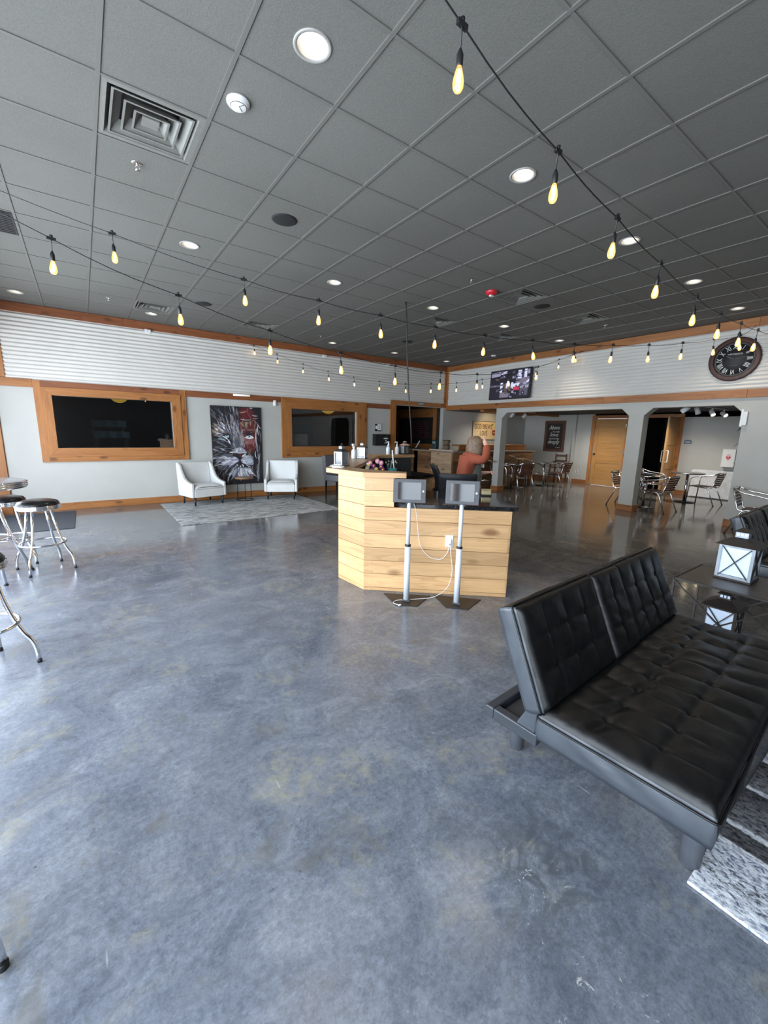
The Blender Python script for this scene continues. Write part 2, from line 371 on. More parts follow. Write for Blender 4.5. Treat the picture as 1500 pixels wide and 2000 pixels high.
FILA=emis('glowing_filament',(1,.72,.32),30)
LENS=emis('downlight_glow',(1,.93,.80),6)
for m_ in (BULB,FILA,LENS): m_.cycles.emission_sampling='NONE'
# ------------------------------------------------------------------ room shell
TILE=.6096; GX,GY=-.342,3.272
XL,YN,XE,YE=-1.3,-2.6,13.45,12.4       # storefront wall, wall behind the viewer, far cafe wall, far end of back rooms
fl=MB(); fl.box(XL-.1,XE+.2,YN-.1,YE+.2,-.05,0); floor=struct('floor',fl,FLOOR)
LIGHTS=[(1.19,2.37),(3.01,2.37),(4.82,2.37),(6.66,2.39),(8.49,2.39),
        (1.17,5.41),(3.01,5.41),(4.84,5.41),(6.65,5.41),(8.50,5.41),
        (-.634,8.91),(1.21,8.91),(3.02,8.91),(4.90,8.91),(6.70,8.90),(8.55,8.90)]
LIGHTS=[l for l in LIGHTS if l!=(3.02,8.91)]
VENTS=[(1,0),(2,8),(5,8),(9,1),(9,4),(12,1),(12,4)]
ce=MB(); i0=-2
for i in range(i0,17):
    for j in range(-10,12):
        x0,x1=max(XL,GX+i*TILE),min(XB,GX+(i+1)*TILE); y0,y1=max(YN,GY+j*TILE),min(YA,GY+(j+1)*TILE)
        if x1<=x0 or y1<=y0 or (i,j) in VENTS: continue
        hole=[l for l in LIGHTS if x0<l[0]<x1 and y0<l[1]<y1]
        if not hole: ce.add([(x0,y0,H),(x1,y0,H),(x1,y1,H),(x0,y1,H)],[(0,1,2,3)]); continue
        lx,ly=hole[0]; n=24; inn=[];out=[]
        for k in range(n):
            a=2*PI*(k+.5)/n; c,s=math.cos(a),math.sin(a); inn.append((lx+.083*c,ly+.083*s,H))
            tx=(x1-lx if c>0 else x0-lx)/c; ty=(y1-ly if s>0 else y0-ly)/s; t=min(tx,ty); out.append((lx+t*c,ly+t*s,H))
        vs=inn+out; fs=[(k,(k+1)%n,n+(k+1)%n,n+k) for k in range(n)]
        for cx,cy in ((x0,y0),(x1,y0),(x1,y1),(x0,y1)):
            vs.append((cx,cy,H)); b=len(vs)-1
            q=sorted(range(n),key=lambda k:(out[k][0]-cx)**2+(out[k][1]-cy)**2)[:2]; fs.append((n+q[0],n+q[1],b))
        ce.add(vs,fs)
ce.box(XL,XB,YN,YA,H+.14,H+.16)
ceiling=struct('ceiling',ce,CEIL)
g=MB()
for i in range(i0,17):
    x=GX+i*TILE
    if XL<x<XB: g.box(x-.012,x+.012,YN,YA,H-.007,H+.004)
for j in range(-10,12):
    y=GY+j*TILE
    if YN<y<YA: g.box(XL,XB,y-.010,y+.010,H-.0055,H+.004)
g.build('ceiling_grid',GRID,ceiling)

# far-left wall (runs on past the corner as the end wall of the cafe nook)
W1=(-.385,1.535,1.15,2.08); W2=(4.15,6.02,1.165,2.072); OP=(7.31,9.225,0,2.335)
w=MB()
def wallA(x0,x1,z0,z1): w.box(x0,x1,YA,YA+.14,z0,z1)
wallA(XL-.1,W1[0],0,H); wallA(W1[0],W1[1],0,W1[2]); wallA(W1[0],W1[1],W1[3],H); wallA(W1[1],W2[0],0,H)
wallA(W2[0],W2[1],0,W2[2]); wallA(W2[0],W2[1],W2[3],H); wallA(W2[1],OP[0],0,H); wallA(OP[0],OP[1],OP[3],H); wallA(OP[1],XE+.1,0,H)
wall_left=struct('wall_left',w,WALL)
def corr(name,L,z0,z1,M,parent,pitch=.0675,amp=.012):
    nz=int((z1-z0)/pitch*8); mb=MB()
    mb.grid(lambda a,b:(a*L,-.016-amp*(1-2*abs(math.sin(PI*(b*(z1-z0))/pitch+.6))**1.0*0-2*abs(math.cos(PI*(b*(z1-z0))/pitch))**2.6),z0+b*(z1-z0)),max(2,int(L/2.2)),nz)
    return mb.build(name,CORR,parent,M=M)
corr('corrugated_cladding',XB+.97-.02,2.325,3.412,Matrix.Translation((-.97,YA,0)),wall_left)
# right wall: header over the cafe openings, pillars, solid end
w=MB(); T=.24
w.box(XB,XB+T,7.63,YA,2.265,H)                                  # above the bar
w.box(XB,XB+T,YN,2.28,0,H)                                      # solid end
w.box(XB,XB+T,2.28,7.63,2.142,H)
for a,b in ((7.43,7.63),(3.87,4.157)): w.box(XB,XB+T,a,b,0,2.142)
for y,s in ((7.43,-1),(4.157,1),(3.87,-1),(2.28,1)): w.prism([(y,1.995),(y,2.142),(y+s*.16,2.142)],XB,XB+T,axis='x')
wall_right=struct('wall_right',w,WALL)
MR=Matrix(((0,-1,0,XB),(-1,0,0,YA),(0,0,1,0),(0,0,0,1)))       # local x runs along -y, local -y faces the room
MR=Matrix(((0,1,0,XB),(-1,0,0,YA-.03),(0,0,1,0),(0,0,0,1)))
corr('corrugated_cladding',YA-YN-.03,2.40,3.412,MR,wall_right)
# cafe nook
w=MB(); w.box(XE,XE+.12,1.2,5.58+1.45,2.13,2.5); w.box(XE,XE+.12,7.0,YA,0,2.5); w.box(XE,XE+.12,5.6,6.02,0,2.13); w.box(XE,XE+.12,1.2,4.63,0,2.5); w.box(XE,XE+.12,4.63,7.0,2.13,2.5)
struct('wall_back',w,WALL)
w=MB(); w.box(XB+T,XE,1.1,1.2,0,2.5); struct('wall_nook_side',w,WALL)
w=MB(); w.box(XB+.02,XE+.1,1.2,YA,2.262,2.30); struct('ceiling_nook',w,pm('dark_nook_ceiling',(.035,.035,.036),.8))
w=MB()
w.box(XE+.12,XE+2.2,4.3,5.9,0,.01); w.box(XE+2.1,XE+2.2,4.3,5.9,0,2.3); w.box(XE+.12,XE+2.1,4.3,4.4,0,2.3); w.box(XE+.12,XE+2.1,5.8,5.9,0,2.3); w.box(XE+.12,XE+2.2,4.3,5.9,2.3,2.35)
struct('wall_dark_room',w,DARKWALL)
# rooms seen through the interior windows and the corner opening
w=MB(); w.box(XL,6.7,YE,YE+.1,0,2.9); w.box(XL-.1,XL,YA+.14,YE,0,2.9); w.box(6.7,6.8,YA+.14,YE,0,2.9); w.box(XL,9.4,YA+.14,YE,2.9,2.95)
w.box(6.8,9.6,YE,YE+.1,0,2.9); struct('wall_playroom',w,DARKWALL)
w=MB(); w.box(9.4,9.5,YA+.14,YE,0,2.9); w.box(6.8,9.4,YA+.14,YE,2.42,2.46); struct('wall_chalk',w,pm('dark_corridor_paint',(.03,.022,.018),.7))
# storefront walls (glazed) behind and to the left of the viewer
def storefront(name,L,M):
    mb=MB(); n=int(L/1.55)
    mb.box(0,L,-.06,.06,0,.12); mb.box(0,L,-.06,.06,2.95,H)
    for i in range(n+1):
        x=i*L/n; mb.box(x-.05,x+.05,-.06,.06,.12,2.95)
    mb.box(0,L,-.04,.04,2.1,2.16)
    return struct(name,mb,CEDAR_Z,M=M)
storefront('wall_storefront',YA-YN,Matrix(((0,1,0,XL-.06),(1,0,0,YN),(0,0,1,0),(0,0,0,1))))
w=MB(); w.box(XL,XB,YN-.12,YN,0,H); struct('wall_near',w,pm('dark_entry_wall',(.05,.045,.04),.7,var=.3,scale=3))

# timber trim
k=[0]
def trim(mb,mat): k[0]+=1; return struct('trim_%d'%k[0],mb,mat,bevel=.003)
def bands(mb,x0,x1,z0,z1,d,n,along='x'):
    L=(x1-x0)/n
    for i in range(n):
        a,b=x0+i*L,x0+(i+1)*L-.002
        if along=='x': mb.box(a,b,YA-d,YA-.001,z0,z1)
        else: mb.box(XB-d,XB-.001,a,b,z0,z1)
    return mb
trim(bands(MB(),XL,XB-.001,3.412,H-.006,.03,5),REDWOOD_X)
trim(bands(MB(),XL,-.63,2.20,2.335,.035,1),CEDAR_X); trim(bands(MB(),1.812,3.893,2.20,2.325,.03,1),REDWOOD_X)
trim(bands(MB(),6.332,7.14,2.20,2.325,.03,1),REDWOOD_X)
trim(bands(MB(),YN,YA-.035,3.412,H-.006,.03,5,'y'),CEDAR_Y); trim(bands(MB(),YN,YA-.04,2.262,2.402,.035,5,'y'),CEDAR_Y)
mb=MB(); mb.box(XB-.045,XB-.001,YA-.045,YA-.001,2.40,3.411); mb.box(XB-.11,XB-.046,YA-.03,YA-.001,2.40,3.411); mb.box(XB-.03,XB-.001,YA-.11,YA-.046,2.40,3.411); trim(mb,CEDAR_Z)
mb=MB(); mb.box(XL,-.97,YA-.035,YA-.001,2.34,3.411); trim(mb,CEDAR_Z)
mb=MB(); mb.box(XL,-1.125,YA-.035,YA-.001,0,2.199); trim(mb,CEDAR_Z)
mb=MB(); mb.box(XB+.02,XB+T-.02,7.632,YA-.001,2.2615,2.2645); mb.box(XB+T+.001,XE,8.3,8.42,2.2,2.2615); trim(mb,CEDAR_X)
# corner opening surround
mb=MB(); mb.box(7.14,7.31,YA-.045,YA-.001,0,2.456); mb.box(7.311,7.34,YA-.04,YA+.14,0,2.33); trim(mb,CEDAR_Z)
mb=MB(); mb.box(7.312,XB-.046,YA-.045,YA-.001,2.337,2.456); trim(mb,CEDAR_X)
# skirting
def base(name,mb,mat=CEDAR_X): struct(name,mb,mat,bevel=.003)
mb=MB(); mb.box(-1.12,3.4,YA-.02,YA-.001,0,.132); mb.box(3.402,7.135,YA-.02,YA-.001,0,.132); base('baseboard_left',mb)
mb=MB(); mb.box(XB-.02,XB-.001,YN,2.28,0,.132); mb.box(XB-.02,XB+T+.02,2.281,2.30,0,.132)
base('baseboard_right',mb,CEDAR_Y)
for y0,y1 in ((7.43,7.63),(3.87,4.157)):
    mb=MB(); mb.box(XB-.02,XB-.001,y0-.02,y1+.02,0,.132); mb.box(XB+T+.001,XB+T+.02,y0-.02,y1+.02,0,.132); mb.box(XB-.001,XB+T+.001,y0-.02,y0-.001,0,.132); mb.box(XB-.001,XB+T+.001,y1+.001,y1+.02,0,.132); base('baseboard_pillar',mb,CEDAR_Y)
mb=MB(); mb.box(XE-.02,XE-.001,7.11,YA-.001,0,.13); mb.box(XE-.02,XE-.001,1.2,4.53,0,.13); mb.box(XE-.02,XE-.001,5.70,5.93,0,.13); base('baseboard_back',mb,CEDAR_Y)
mb=MB(); mb.box(XE-.09,XE-.001,7.60,7.68,0,2.26); struct('trim_post',mb,WALL)

# interior windows
def window(n,x0,x1,z0,z1,gl,parts):
    r=bpy.data.objects.new('window_%d'%n,None); C.objects.link(r); r.location=(gl[0],YA,gl[2]); r['kind']='structure'
    M=Matrix.Translation((-gl[0],-YA,-gl[2]))
    def B(name,bx,mat,by=.003): mb=MB(); mb.box(*bx); return mb.build(name,mat,r,M=M,bevel=by)
    o=.105; d=.04
    if parts==2:
        B('frame_board',(x0,x0+o,YA-d,YA-.001,z0,z1),CEDAR_Z); B('frame_board',(x1-o,x1,YA-d,YA-.001,z0,z1),CEDAR_Z)
        B('frame_board',(x0+o,x1-o,YA-d,YA-.001,z0,z0+.09),CEDAR_X); B('frame_board',(x0+o,x1-o,YA-d,YA-.001,z1-.10,z1),REDWOOD_X)
        a0,a1,c0,c1=x0+o,x1-o,z0+.09,z1-.10
    else: a0,a1,c0,c1=x0,x1,z0,z1
    e=.055 if parts==2 else .045
    def mit(name,pts,mat): mb=MB(); mb.prism(pts,YA-e,YA-.001,axis='y'); mb.build(name,mat,r,M=M,bevel=.003)
    g0,g1,h0,h1=gl
    mit('casing_board',[(a0,c0),(g0,h0),(g0,h1),(a0,c1)],CEDAR_Z); mit('casing_board',[(a1,c0),(g1,h0),(g1,h1),(a1,c1)],CEDAR_Z)
    mit('casing_board',[(a0,c0),(a1,c0),(g1,h0),(g0,h0)],CEDAR_X); mit('casing_board',[(a0,c1),(a1,c1),(g1,h1),(g0,h1)],CEDAR_X)
    mb=MB(); mb.box(g0+.002,g1-.002,YA+.05,YA+.056,h0+.002,h1-.002); mb.build('glass_pane',PANE,r,M=M)
    return r
window(1,-.63,1.81,.898,2.322,W1,2); window(2,3.895,6.33,.898,2.326,W2,1)

# doors in the far cafe wall
def door(n,y0,y1,ang,label=None):
    r=bpy.data.objects.new('door_%d'%n,None); C.objects.link(r); r.location=(XE,(y0+y1)/2,0); r['kind']='structure'
    M=Matrix.Translation((-XE,-(y0+y1)/2,0)); mb=MB()
    mb.box(XE-.03,XE-.001,y0-.1,y0,0,2.22); mb.box(XE-.03,XE-.001,y1,y1+.1,0,2.22); mb.build('jamb_casing',CEDAR_Z,r,M=M,bevel=.004)
    mb=MB(); mb.box(XE-.03,XE-.001,y0,y1,2.12,2.22); mb.build('head_casing',CEDAR_Y,r,M=M,bevel=.004)
    L=y1-y0-.01; ML=Matrix.Translation((XE+.02,y0+.005,0)) @ Matrix.Rotation(ang,4,'Z')
    ML=M@ML
    mb=MB()   # leaf: local y along the width from the hinge, three recessed panels
    mb.box(0,.045,0,.11,.01,2.11,1); mb.box(0,.045,L-.11,L,.01,2.11,1)
    for a,b in ((.01,.16),(.72,.82),(1.36,1.46),(2.0,2.11)): mb.box(0,.045,.11,L-.11,a,b)
    for a,b in ((.16,.72),(.82,1.36),(1.46,2.0)): mb.box(.012,.033,.11,L-.11,a,b)
    leaf=mb.build('door_leaf',[DOORWOOD_Y,DOORWOOD_Z],r,M=ML,bevel=.003)
    for z in (.25,1.1,1.9):
        mb=MB(); mb.box(-.012,.0,-.012,.03,z-.05,z+.05); mb.build('hinge',ALU,leaf,M=ML)
    mb=MB()
    if ang: 
        for s in (-.05,.095): mb.tube(rnd([(0.02,L-.07,.92),(s,L-.07,.92),(s,L-.07,1.22),(0.02,L-.07,1.22)],.02),.012)
    else: mb.lathe([(.03,0),(.035,.02),(.02,.05)],12,(0,L-.06,1.0),M=Matrix.Rotation(-PI/2,4,'Y'))
    mb.build('door_handle',WHITE if ang else BRONZE,leaf,M=ML)
    return r
door(1,6.03,7.0,0); door(2,4.64,5.60,math.radians(95))
# ------------------------------------------------------------------ ceiling fittings
def downlight():
    r=thing('recessed_light','x','ceiling light')
    mb=MB(); mb.lathe([(.082,.0),(.084,-.004),(.098,-.007),(.103,-.003),(.103,.0)],28,cap=False); mb.build('trim_ring',pm('grey_trim_ring',(.34,.33,.31),.4,var=.04),r)
    mb=MB(); mb.lathe([(.083,-.002),(.080,.05),(.066,.105)],28,cap=False); mb.build('reflector_cone',pm('satin_reflector',(.30,.29,.28),.35,.2,var=.04),r)
    mb=MB(); mb.lathe([(.001,.012),(.03,.016),(.052,.030),(.060,.052),(.058,.10),(.001,.10)],24); mb.build('lamp',LENS,r)
    return r
ROW={0:'in the nearest row of ceiling lights',1:'in the middle row of ceiling lights',2:'in the row beside the corrugated far wall'}
ORD=['leftmost','second from left','third from left','fourth from left','fifth from left']
d0=None; rows=[[l for l in LIGHTS if l[1]<3],[l for l in LIGHTS if 4<l[1]<6],[l for l in LIGHTS if l[1]>8]]
for ri,row in enumerate(rows):
    for ci,(x,y) in enumerate(sorted(row)):
        lab='lit round recessed light, %s %s'%(ORD[ci],ROW[ri])
        if d0 is None: d0=downlight(); d0.location=(x,y,H); d0['label']=lab; d0['group']='recessed ceiling lights'
        else: dup(d0,lab,(x,y,H))
def vent():
    r=thing('air_vent','x','air vent',group='square ceiling air vents')
    a=TILE/2-.013; mb=MB(); mb.box(-a,a,-a,a,.09,.1); mb.build('backing',BLACK,r)
    def ring(mb,o,i,zo,zi):
        vs=[(sx*o,sy*o,zo) for sx,sy in ((-1,-1),(1,-1),(1,1),(-1,1))]+[(sx*i,sy*i,zi) for sx,sy in ((-1,-1),(1,-1),(1,1),(-1,1))]
        mb.add(vs,[(k,(k+1)%4,4+(k+1)%4,4+k) for k in range(4)])
    mb=MB(); ring(mb,a,a-.035,0,-.002); ring(mb,a-.035,a-.06,-.002,.04); mb.build('flange',CEIL_L,r)
    for o,i in ((.235,.165),(.165,.105),(.105,.05)):
        mb=MB(); ring(mb,o,i,-.002,.06); ring(mb,o,o-.014,-.003,-.003); mb.build('louvre_ring',CEIL_L,r)
    mb=MB(); mb.box(-.05,.05,-.05,.05,.01,.02); mb.build('centre_plate',CEIL_L,r)
    return r
CEIL_L=pm('grey_painted_vent',(.19,.188,.17),.5,var=.08)
VL={(1,0):'large square ceiling vent nearest the viewer, at upper left',(2,8):'ceiling vent by the corrugated far wall above the left interior window',(5,8):'ceiling vent by the far wall above the lion painting',
 (9,1):'ceiling vent beside the red fire strobe',(9,4):'square ceiling vent just right of the hanging black cable',(12,1):'square ceiling vent farthest to the right, towards the wall clock',(12,4):'farthest ceiling vent, near the television corner'}
v0=None
for (i,j) in VENTS:
    loc=(GX+(i+.5)*TILE,GY+(j+.5)*TILE,H)
    if v0 is None: v0=vent(); v0.location=loc; v0['label']=VL[(i,j)]
    else: dup(v0,VL[(i,j)],loc)
mb=MB(); mb.box(-.29,.29,-.29,.29,-.012,-.001)
for k in range(12): mb.box(-.27,.27,-.27+k*.047,-.245+k*.047,-.018,-.012)
o=mb.build('return_grille',pm('dark_perforated_grille',(.025,.026,.028),.6)); o.location=(GX-.5*TILE,GY+4.5*TILE,H); tag(o,'dark square return air grille at the left edge of the ceiling','air grille')
def speaker(): 
    mb=MB(); mb.lathe([(.001,-.012),(.10,-.010),(.118,-.006),(.122,0)],28); o=mb.build('ceiling_speaker',pm('black_speaker_mesh',(.014,.015,.016),.7,var=.3,scale=220,bmp=.2)); return o
s0=None
for (x,y),lab in zip([(1.79,4.21),(1.81,7.635),(6.10,7.64),(6.09,4.24)],['round black ceiling speaker nearest the viewer','small round black ceiling speaker by the far-left vent','round black ceiling speaker beside the hanging black cable','round black ceiling speaker beside the red strobe vent']):
    if s0 is None: s0=speaker(); o=s0
    else: o=s0.copy(); C.objects.link(o)
    o.location=(x,y,H-.001); tag(o,lab,'speaker','round black ceiling speakers')
def smoke():
    r=thing('smoke_detector','x','smoke detector',group='white ceiling detectors')
    mb=MB(); mb.lathe([(.001,-.034),(.045,-.032),(.06,-.024),(.066,-.012),(.07,-.010),(.07,0)],26); mb.build('housing',WHITE,r)
    mb=MB(); mb.lathe([(.048,-.0325),(.051,-.031)],24,cap=False); mb.tube([(.02,-.04,-.034),(.0,-.015,-.035),(.03,.02,-.035)],.0015); mb.build('vent_slot',GREYPL,r); return r
s=smoke(); s.location=(.985,2.995,H-.001); s['label']='round white smoke detector beside the nearest ceiling vent'
dup(s,'white disc detector on the far ceiling above the television corner',(8.80,7.43,H-.001))
def sprink():
    r=thing('fire_sprinkler','x','sprinkler',group='ceiling fire sprinklers')
    mb=MB(); mb.lathe([(.012,-.006),(.04,-.004),(.042,0)],18); mb.build('escutcheon',CHROME,r)
    mb=MB(); mb.lathe([(.008,0),(.008,-.02)],8); mb.tube([(-.012,0,-.018),(-.013,0,-.035),(0,0,-.048)],.002,6); mb.tube([(.012,0,-.018),(.013,0,-.035),(0,0,-.048)],.002,6); mb.lathe([(.001,-.05),(.018,-.05),(.018,-.048)],12); mb.build('deflector',CHROME,r); return r
s=sprink(); s.location=(.544,4.108,H+.003); s['label']='chrome fire sprinkler just beyond the nearest ceiling vent'
for (x,y),lab in {(4.374,4.152):'chrome fire sprinkler beside the red fire strobe',(4.36,8.436):'chrome fire sprinkler near the far wall over the lion painting',(7.956,4.171):'chrome fire sprinkler beyond the vent nearest the clock',(.539,8.318):'chrome fire sprinkler near the far-left corrugated wall'}.items(): dup(s,lab,(x,y,H+.003))
r=thing('fire_strobe','red round fire alarm strobe on the dark ceiling','fire alarm',(4.94,4.287,H-.001))
mb=MB(); mb.lathe([(.001,-.05),(.05,-.05),(.075,-.03),(.085,-.006),(.085,0)],24); mb.build('housing',RED,r)
mb=MB(); mb.box(-.03,.03,-.02,.02,-.07,-.048); mb.build('strobe_lens',WHITE,r,bevel=.006)

# ------------------------------------------------------------------ string lights
def light_string(name,label,nodes,before,after,scale=1.0,tilt=0):
    r=thing(name,label,'string lights',nodes[0],group='festoon string lights')
    o=Vector(nodes[0]); pts=[Vector(p)-o for p in before+nodes+after]; path=[]
    n=len(pts)
    for i in range(n-1):               # smooth hang between the tees
        p0,p1,p2,p3=pts[max(i-1,0)],pts[i],pts[i+1],pts[min(i+2,n-1)]
        for s in range(5):
            t=s/5; q=.5*((2*p1)+(p2-p0)*t+(2*p0-5*p1+4*p2-p3)*t*t+(3*p1-p0-3*p2+p3)*t**3); q.z-=.012*math.sin(PI*t); path.append(q)
    path.append(pts[-1]); mb=MB(); mb.tube(path,.0045*scale,6); mb.build('cord',BLACK,r)
    first=None; rg=random.Random(len(nodes)*3)
    for k,p in enumerate(nodes):
        if first is None:
            s=MB(); s.box(-.035,.035,-.011,.011,-.012,.012); s.lathe([(.012,.01),(.014,.03),(.005,.032)],8)
            s.lathe([(.004,-.115),(.0045,-.02),(.010,-.01)],8); s.lathe([(.006,-.105),(.015,-.125),(.0185,-.135),(.0185,-.185),(.016,-.19)],14)
            so=s.build('light_socket',BLACK,r,M=Matrix.Scale(scale,4))
            b=MB(); b.lathe([(.013,-.186),(.016,-.20),(.026,-.235),(.0305,-.262),(.028,-.287),(.018,-.303),(.001,-.308)],18)
            for a in range(4):
                c,sn=math.cos(a*PI/2+.4),math.sin(a*PI/2+.4); b.tube([(.004*c,.004*sn,-.20),(.011*c,.011*sn,-.23),(.009*c,.009*sn,-.285)],.0022,5,m=1)
            bo=b.build('bulb',[BULB,FILA],so,M=Matrix.Scale(scale,4)); first=so
        else:
            so=first.copy(); C.objects.link(so); so.parent=r
            bo=first.children[0].copy(); C.objects.link(bo); bo.parent=so
        so.location=Vector(p)-o; so.rotation_euler=(rg.uniform(-.10,.10),rg.uniform(-.10,.10),math.atan2((pts[-1]-pts[0]).y,(pts[-1]-pts[0]).x))
    return r
light_string('string_lights','black festoon cord of amber bulbs running nearest overhead towards the clock',
 [(1.412,1.47,3.186),(2.167,1.492,3.019),(2.886,1.513,2.916),(3.621,1.534,2.829),(4.46,1.559,2.765),(5.166,1.58,2.753),(5.884,1.601,2.782),(6.592,1.622,2.824),(7.30,1.64,2.89),(8.0,1.66,2.99),(8.7,1.68,3.12)],[(.75,1.45,3.40),(.45,1.44,3.54)],[(9.27,1.70,3.43)],.77)
light_string('string_lights','festoon cord of amber bulbs crossing mid room from upper left to below the clock',
 [(.382,4.728,3.239),(1.446,4.444,3.015),(2.175,4.249,2.914),(2.851,4.069,2.845),(3.531,3.887,2.793),(4.2,3.708,2.768),(4.913,3.518,2.776),(5.603,3.334,2.795),(6.296,3.149,2.846),(6.987,2.964,2.91),(7.685,2.778,3.004),(8.374,2.594,3.123),(9.0,2.43,3.25)],[(-.358,4.926,3.424),(-.75,5.03,3.54)],[(9.27,2.32,3.43)],.80)
light_string('string_lights','lowest-hanging festoon cord of amber bulbs ending beside the television',
 [(-.052,4.2,2.912),(.808,4.299,2.712),(1.682,4.401,2.565),(2.585,4.505,2.472),(3.488,4.61,2.427),(4.427,4.719,2.442),(5.338,4.824,2.516),(6.283,4.934,2.651),(7.30,5.05,2.86)],[(-.318,4.169,3.012),(-1.25,4.06,3.36)],[(8.873,5.234,3.326),(9.27,5.28,3.43)],.80)
light_string('string_lights','farthest festoon cord of small bulbs swagged from corrugated left wall to right wall',
 [(3.26,9.53,3.38),(3.684,9.25,3.212),(4.155,8.916,3.018),(4.613,8.592,2.865),(5.083,8.259,2.756),(5.556,7.924,2.68),(6.04,7.582,2.637),(6.514,7.246,2.649),(6.987,6.911,2.683),(7.457,6.578,2.774),(7.944,6.233,2.886),(8.434,5.886,3.065),(8.846,5.594,3.24),(9.136,5.389,3.379)],[(3.19,9.585,3.42)],[(9.255,5.30,3.44)],.64)
mb=MB(); P=[(4.30,5.45,H),(4.31,5.45,3.5),(4.34,5.46,3.2),(4.38,5.47,2.74),(4.43,5.48,2.26),(4.48,5.49,1.94),(4.53,5.51,1.68),(4.57,5.53,1.45),(4.585,5.54,1.183)]
mb.tube([tuple(a-b for a,b in zip(p,P[0])) for p in P],.011,8); o=mb.build('hanging_cable',BLACK); o.location=P[0]; tag(o,'thick black cable dropping from the ceiling to the reception desk','cable')
# ------------------------------------------------------------------ lion painting
PC=[pm('oil_paint_%s'%n,c,.6,var=.18,scale=40) for n,c in (('black',(.010,.010,.014)),('white',(.68,.68,.70)),('pale_grey',(.34,.34,.38)),('lavender',(.26,.25,.36)),('slate',(.085,.09,.12)),
 ('umber',(.12,.075,.055)),('crimson',(.115,.014,.018)),('rose',(.25,.095,.10)),('tan',(.34,.24,.17)),('ice_blue',(.42,.55,.58)),('maroon',(.075,.012,.016)))]
K,Wt,PG,LV,SL,UM,CR,RO,TN,IB,MR_=range(11)
r=thing('lion_painting','tall dark canvas painting of half a lion face and half a crowned bearded face','painting',(2.835,YA,1.18))
cm=MB(); CW,CH=1.108,1.742; cm.box(-CW/2,CW/2,-.045,-.006,-CH/2,CH/2,0)
lay=[0]
def cv(x,y):
    lf=90+(y-125)*.061; rt=1200+(y-185)*.04; u=(x-lf)/(rt-lf); yt=125+60*u; yb=1838-48*u
    u=min(max(u,.004),.996); v=min(max((y-yt)/(yb-yt),.004),.996)
    return ((u-.5)*CW, (.5-v)*CH)
def poly(pts,c):
    lay[0]+=1; d=-.0455-lay[0]*.0000045
    cm.add([(a,d,b) for a,b in (cv(*p) for p in pts)],[tuple(range(len(pts)))],c)
def stroke(x0,y0,x1,y1,w,c,bend=0,tip=.15):
    dx,dy=x1-x0,y1-y0; L=math.hypot(dx,dy) or 1; nx,ny=-dy/L,dx/L; A=[];B=[]
    for i in range(6):
        t=i/5; o=bend*L*math.sin(PI*t); ww=w*(tip+(1-tip)*math.sin(PI*min(1,t*.8+.15)))/2
        x,y=x0+dx*t+nx*o,y0+dy*t+ny*o; A.append((x+nx*ww,y+ny*ww)); B.append((x-nx*ww,y-ny*ww))
    lay[0]+=1; d=-.0455-lay[0]*.0000045; n=6
    cm.add([(a,d,b) for a,b in (cv(*p) for p in A+B)],[(i,i+1,n+i+1,n+i) for i in range(5)],c)
R=random.Random(11)
def fur(n,x0,x1,y0,y1,cx,cy,l0,l1,w0,w1,cols,jit=.25,test=None,bend=.08):
    for _ in range(n):
        x,y=R.uniform(x0,x1),R.uniform(y0,y1)
        if test and not test(x,y): continue
        a=math.atan2(y-cy,x-cx)+R.gauss(0,jit); L=R.uniform(l0,l1)
        stroke(x,y,x+math.cos(a)*L,y+math.sin(a)*L,R.uniform(w0,w1),R.choice(cols),R.uniform(-bend,bend))
for pts,c in (([(300,560),(700,420),(720,1100),(560,1120),(330,900)],SL),([(560,640),(700,560),(760,1050),(620,1080)],PG),([(200,1150),(600,1150),(640,1500),(260,1500)],SL),([(330,900),(520,860),(560,1100),(300,1080)],K)): poly(pts,c)
left=lambda x,y: x<700-(y-900)*.02
fur(150,130,690,160,1750,690,1000,90,230,12,34,[SL,SL,K,K,UM],.3)
fur(80,260,700,330,1000,760,1150,60,170,6,16,[PG,SL,LV,SL,UM,K,K],.2,left)
fur(34,480,700,240,700,700,1100,70,190,6,16,[Wt,PG,PG,TN,LV],.12)
fur(40,160,480,1050,1500,650,1150,80,190,6,15,[PG,LV,SL,Wt],.2)
fur(30,210,420,560,760,560,800,80,170,9,22,[TN,PG,Wt,UM],.25)
poly([(700,220),(760,180),(960,190),(1060,260),(1090,430),(1110,620),(1110,900),(1080,1060),(1000,1160),(880,1150),(820,1000),(790,760),(720,620),(700,430)],MR_)
for pts,c in (([(730,260),(880,200),(1000,230),(1010,400),(760,430)],CR),([(720,500),(860,470),(1000,480),(1080,600),(1080,680),(860,640),(740,640)],UM),([(880,520),(1000,500),(1060,600),(930,640)],CR),
 ([(740,560),(840,600),(850,700),(760,740)],CR),([(830,860),(1060,850),(1090,960),(1000,1060),(880,1000)],RO),([(880,960),(1080,930),(1060,1060),(960,1080)],CR),
 ([(850,470),(900,480),(880,600),(845,560)],TN),([(640,700),(800,690),(830,1000),(760,1060),(640,1050),(600,900)],SL),([(900,1080),(1000,1020),(960,1160),(910,1180)],UM)): poly(pts,c)
fur(70,720,1090,480,1120,900,1700,50,150,8,22,[CR,MR_,RO,UM,TN],.35)
fur(46,600,820,640,1060,700,1500,40,130,8,20,[PG,LV,PG,TN,SL],.2)
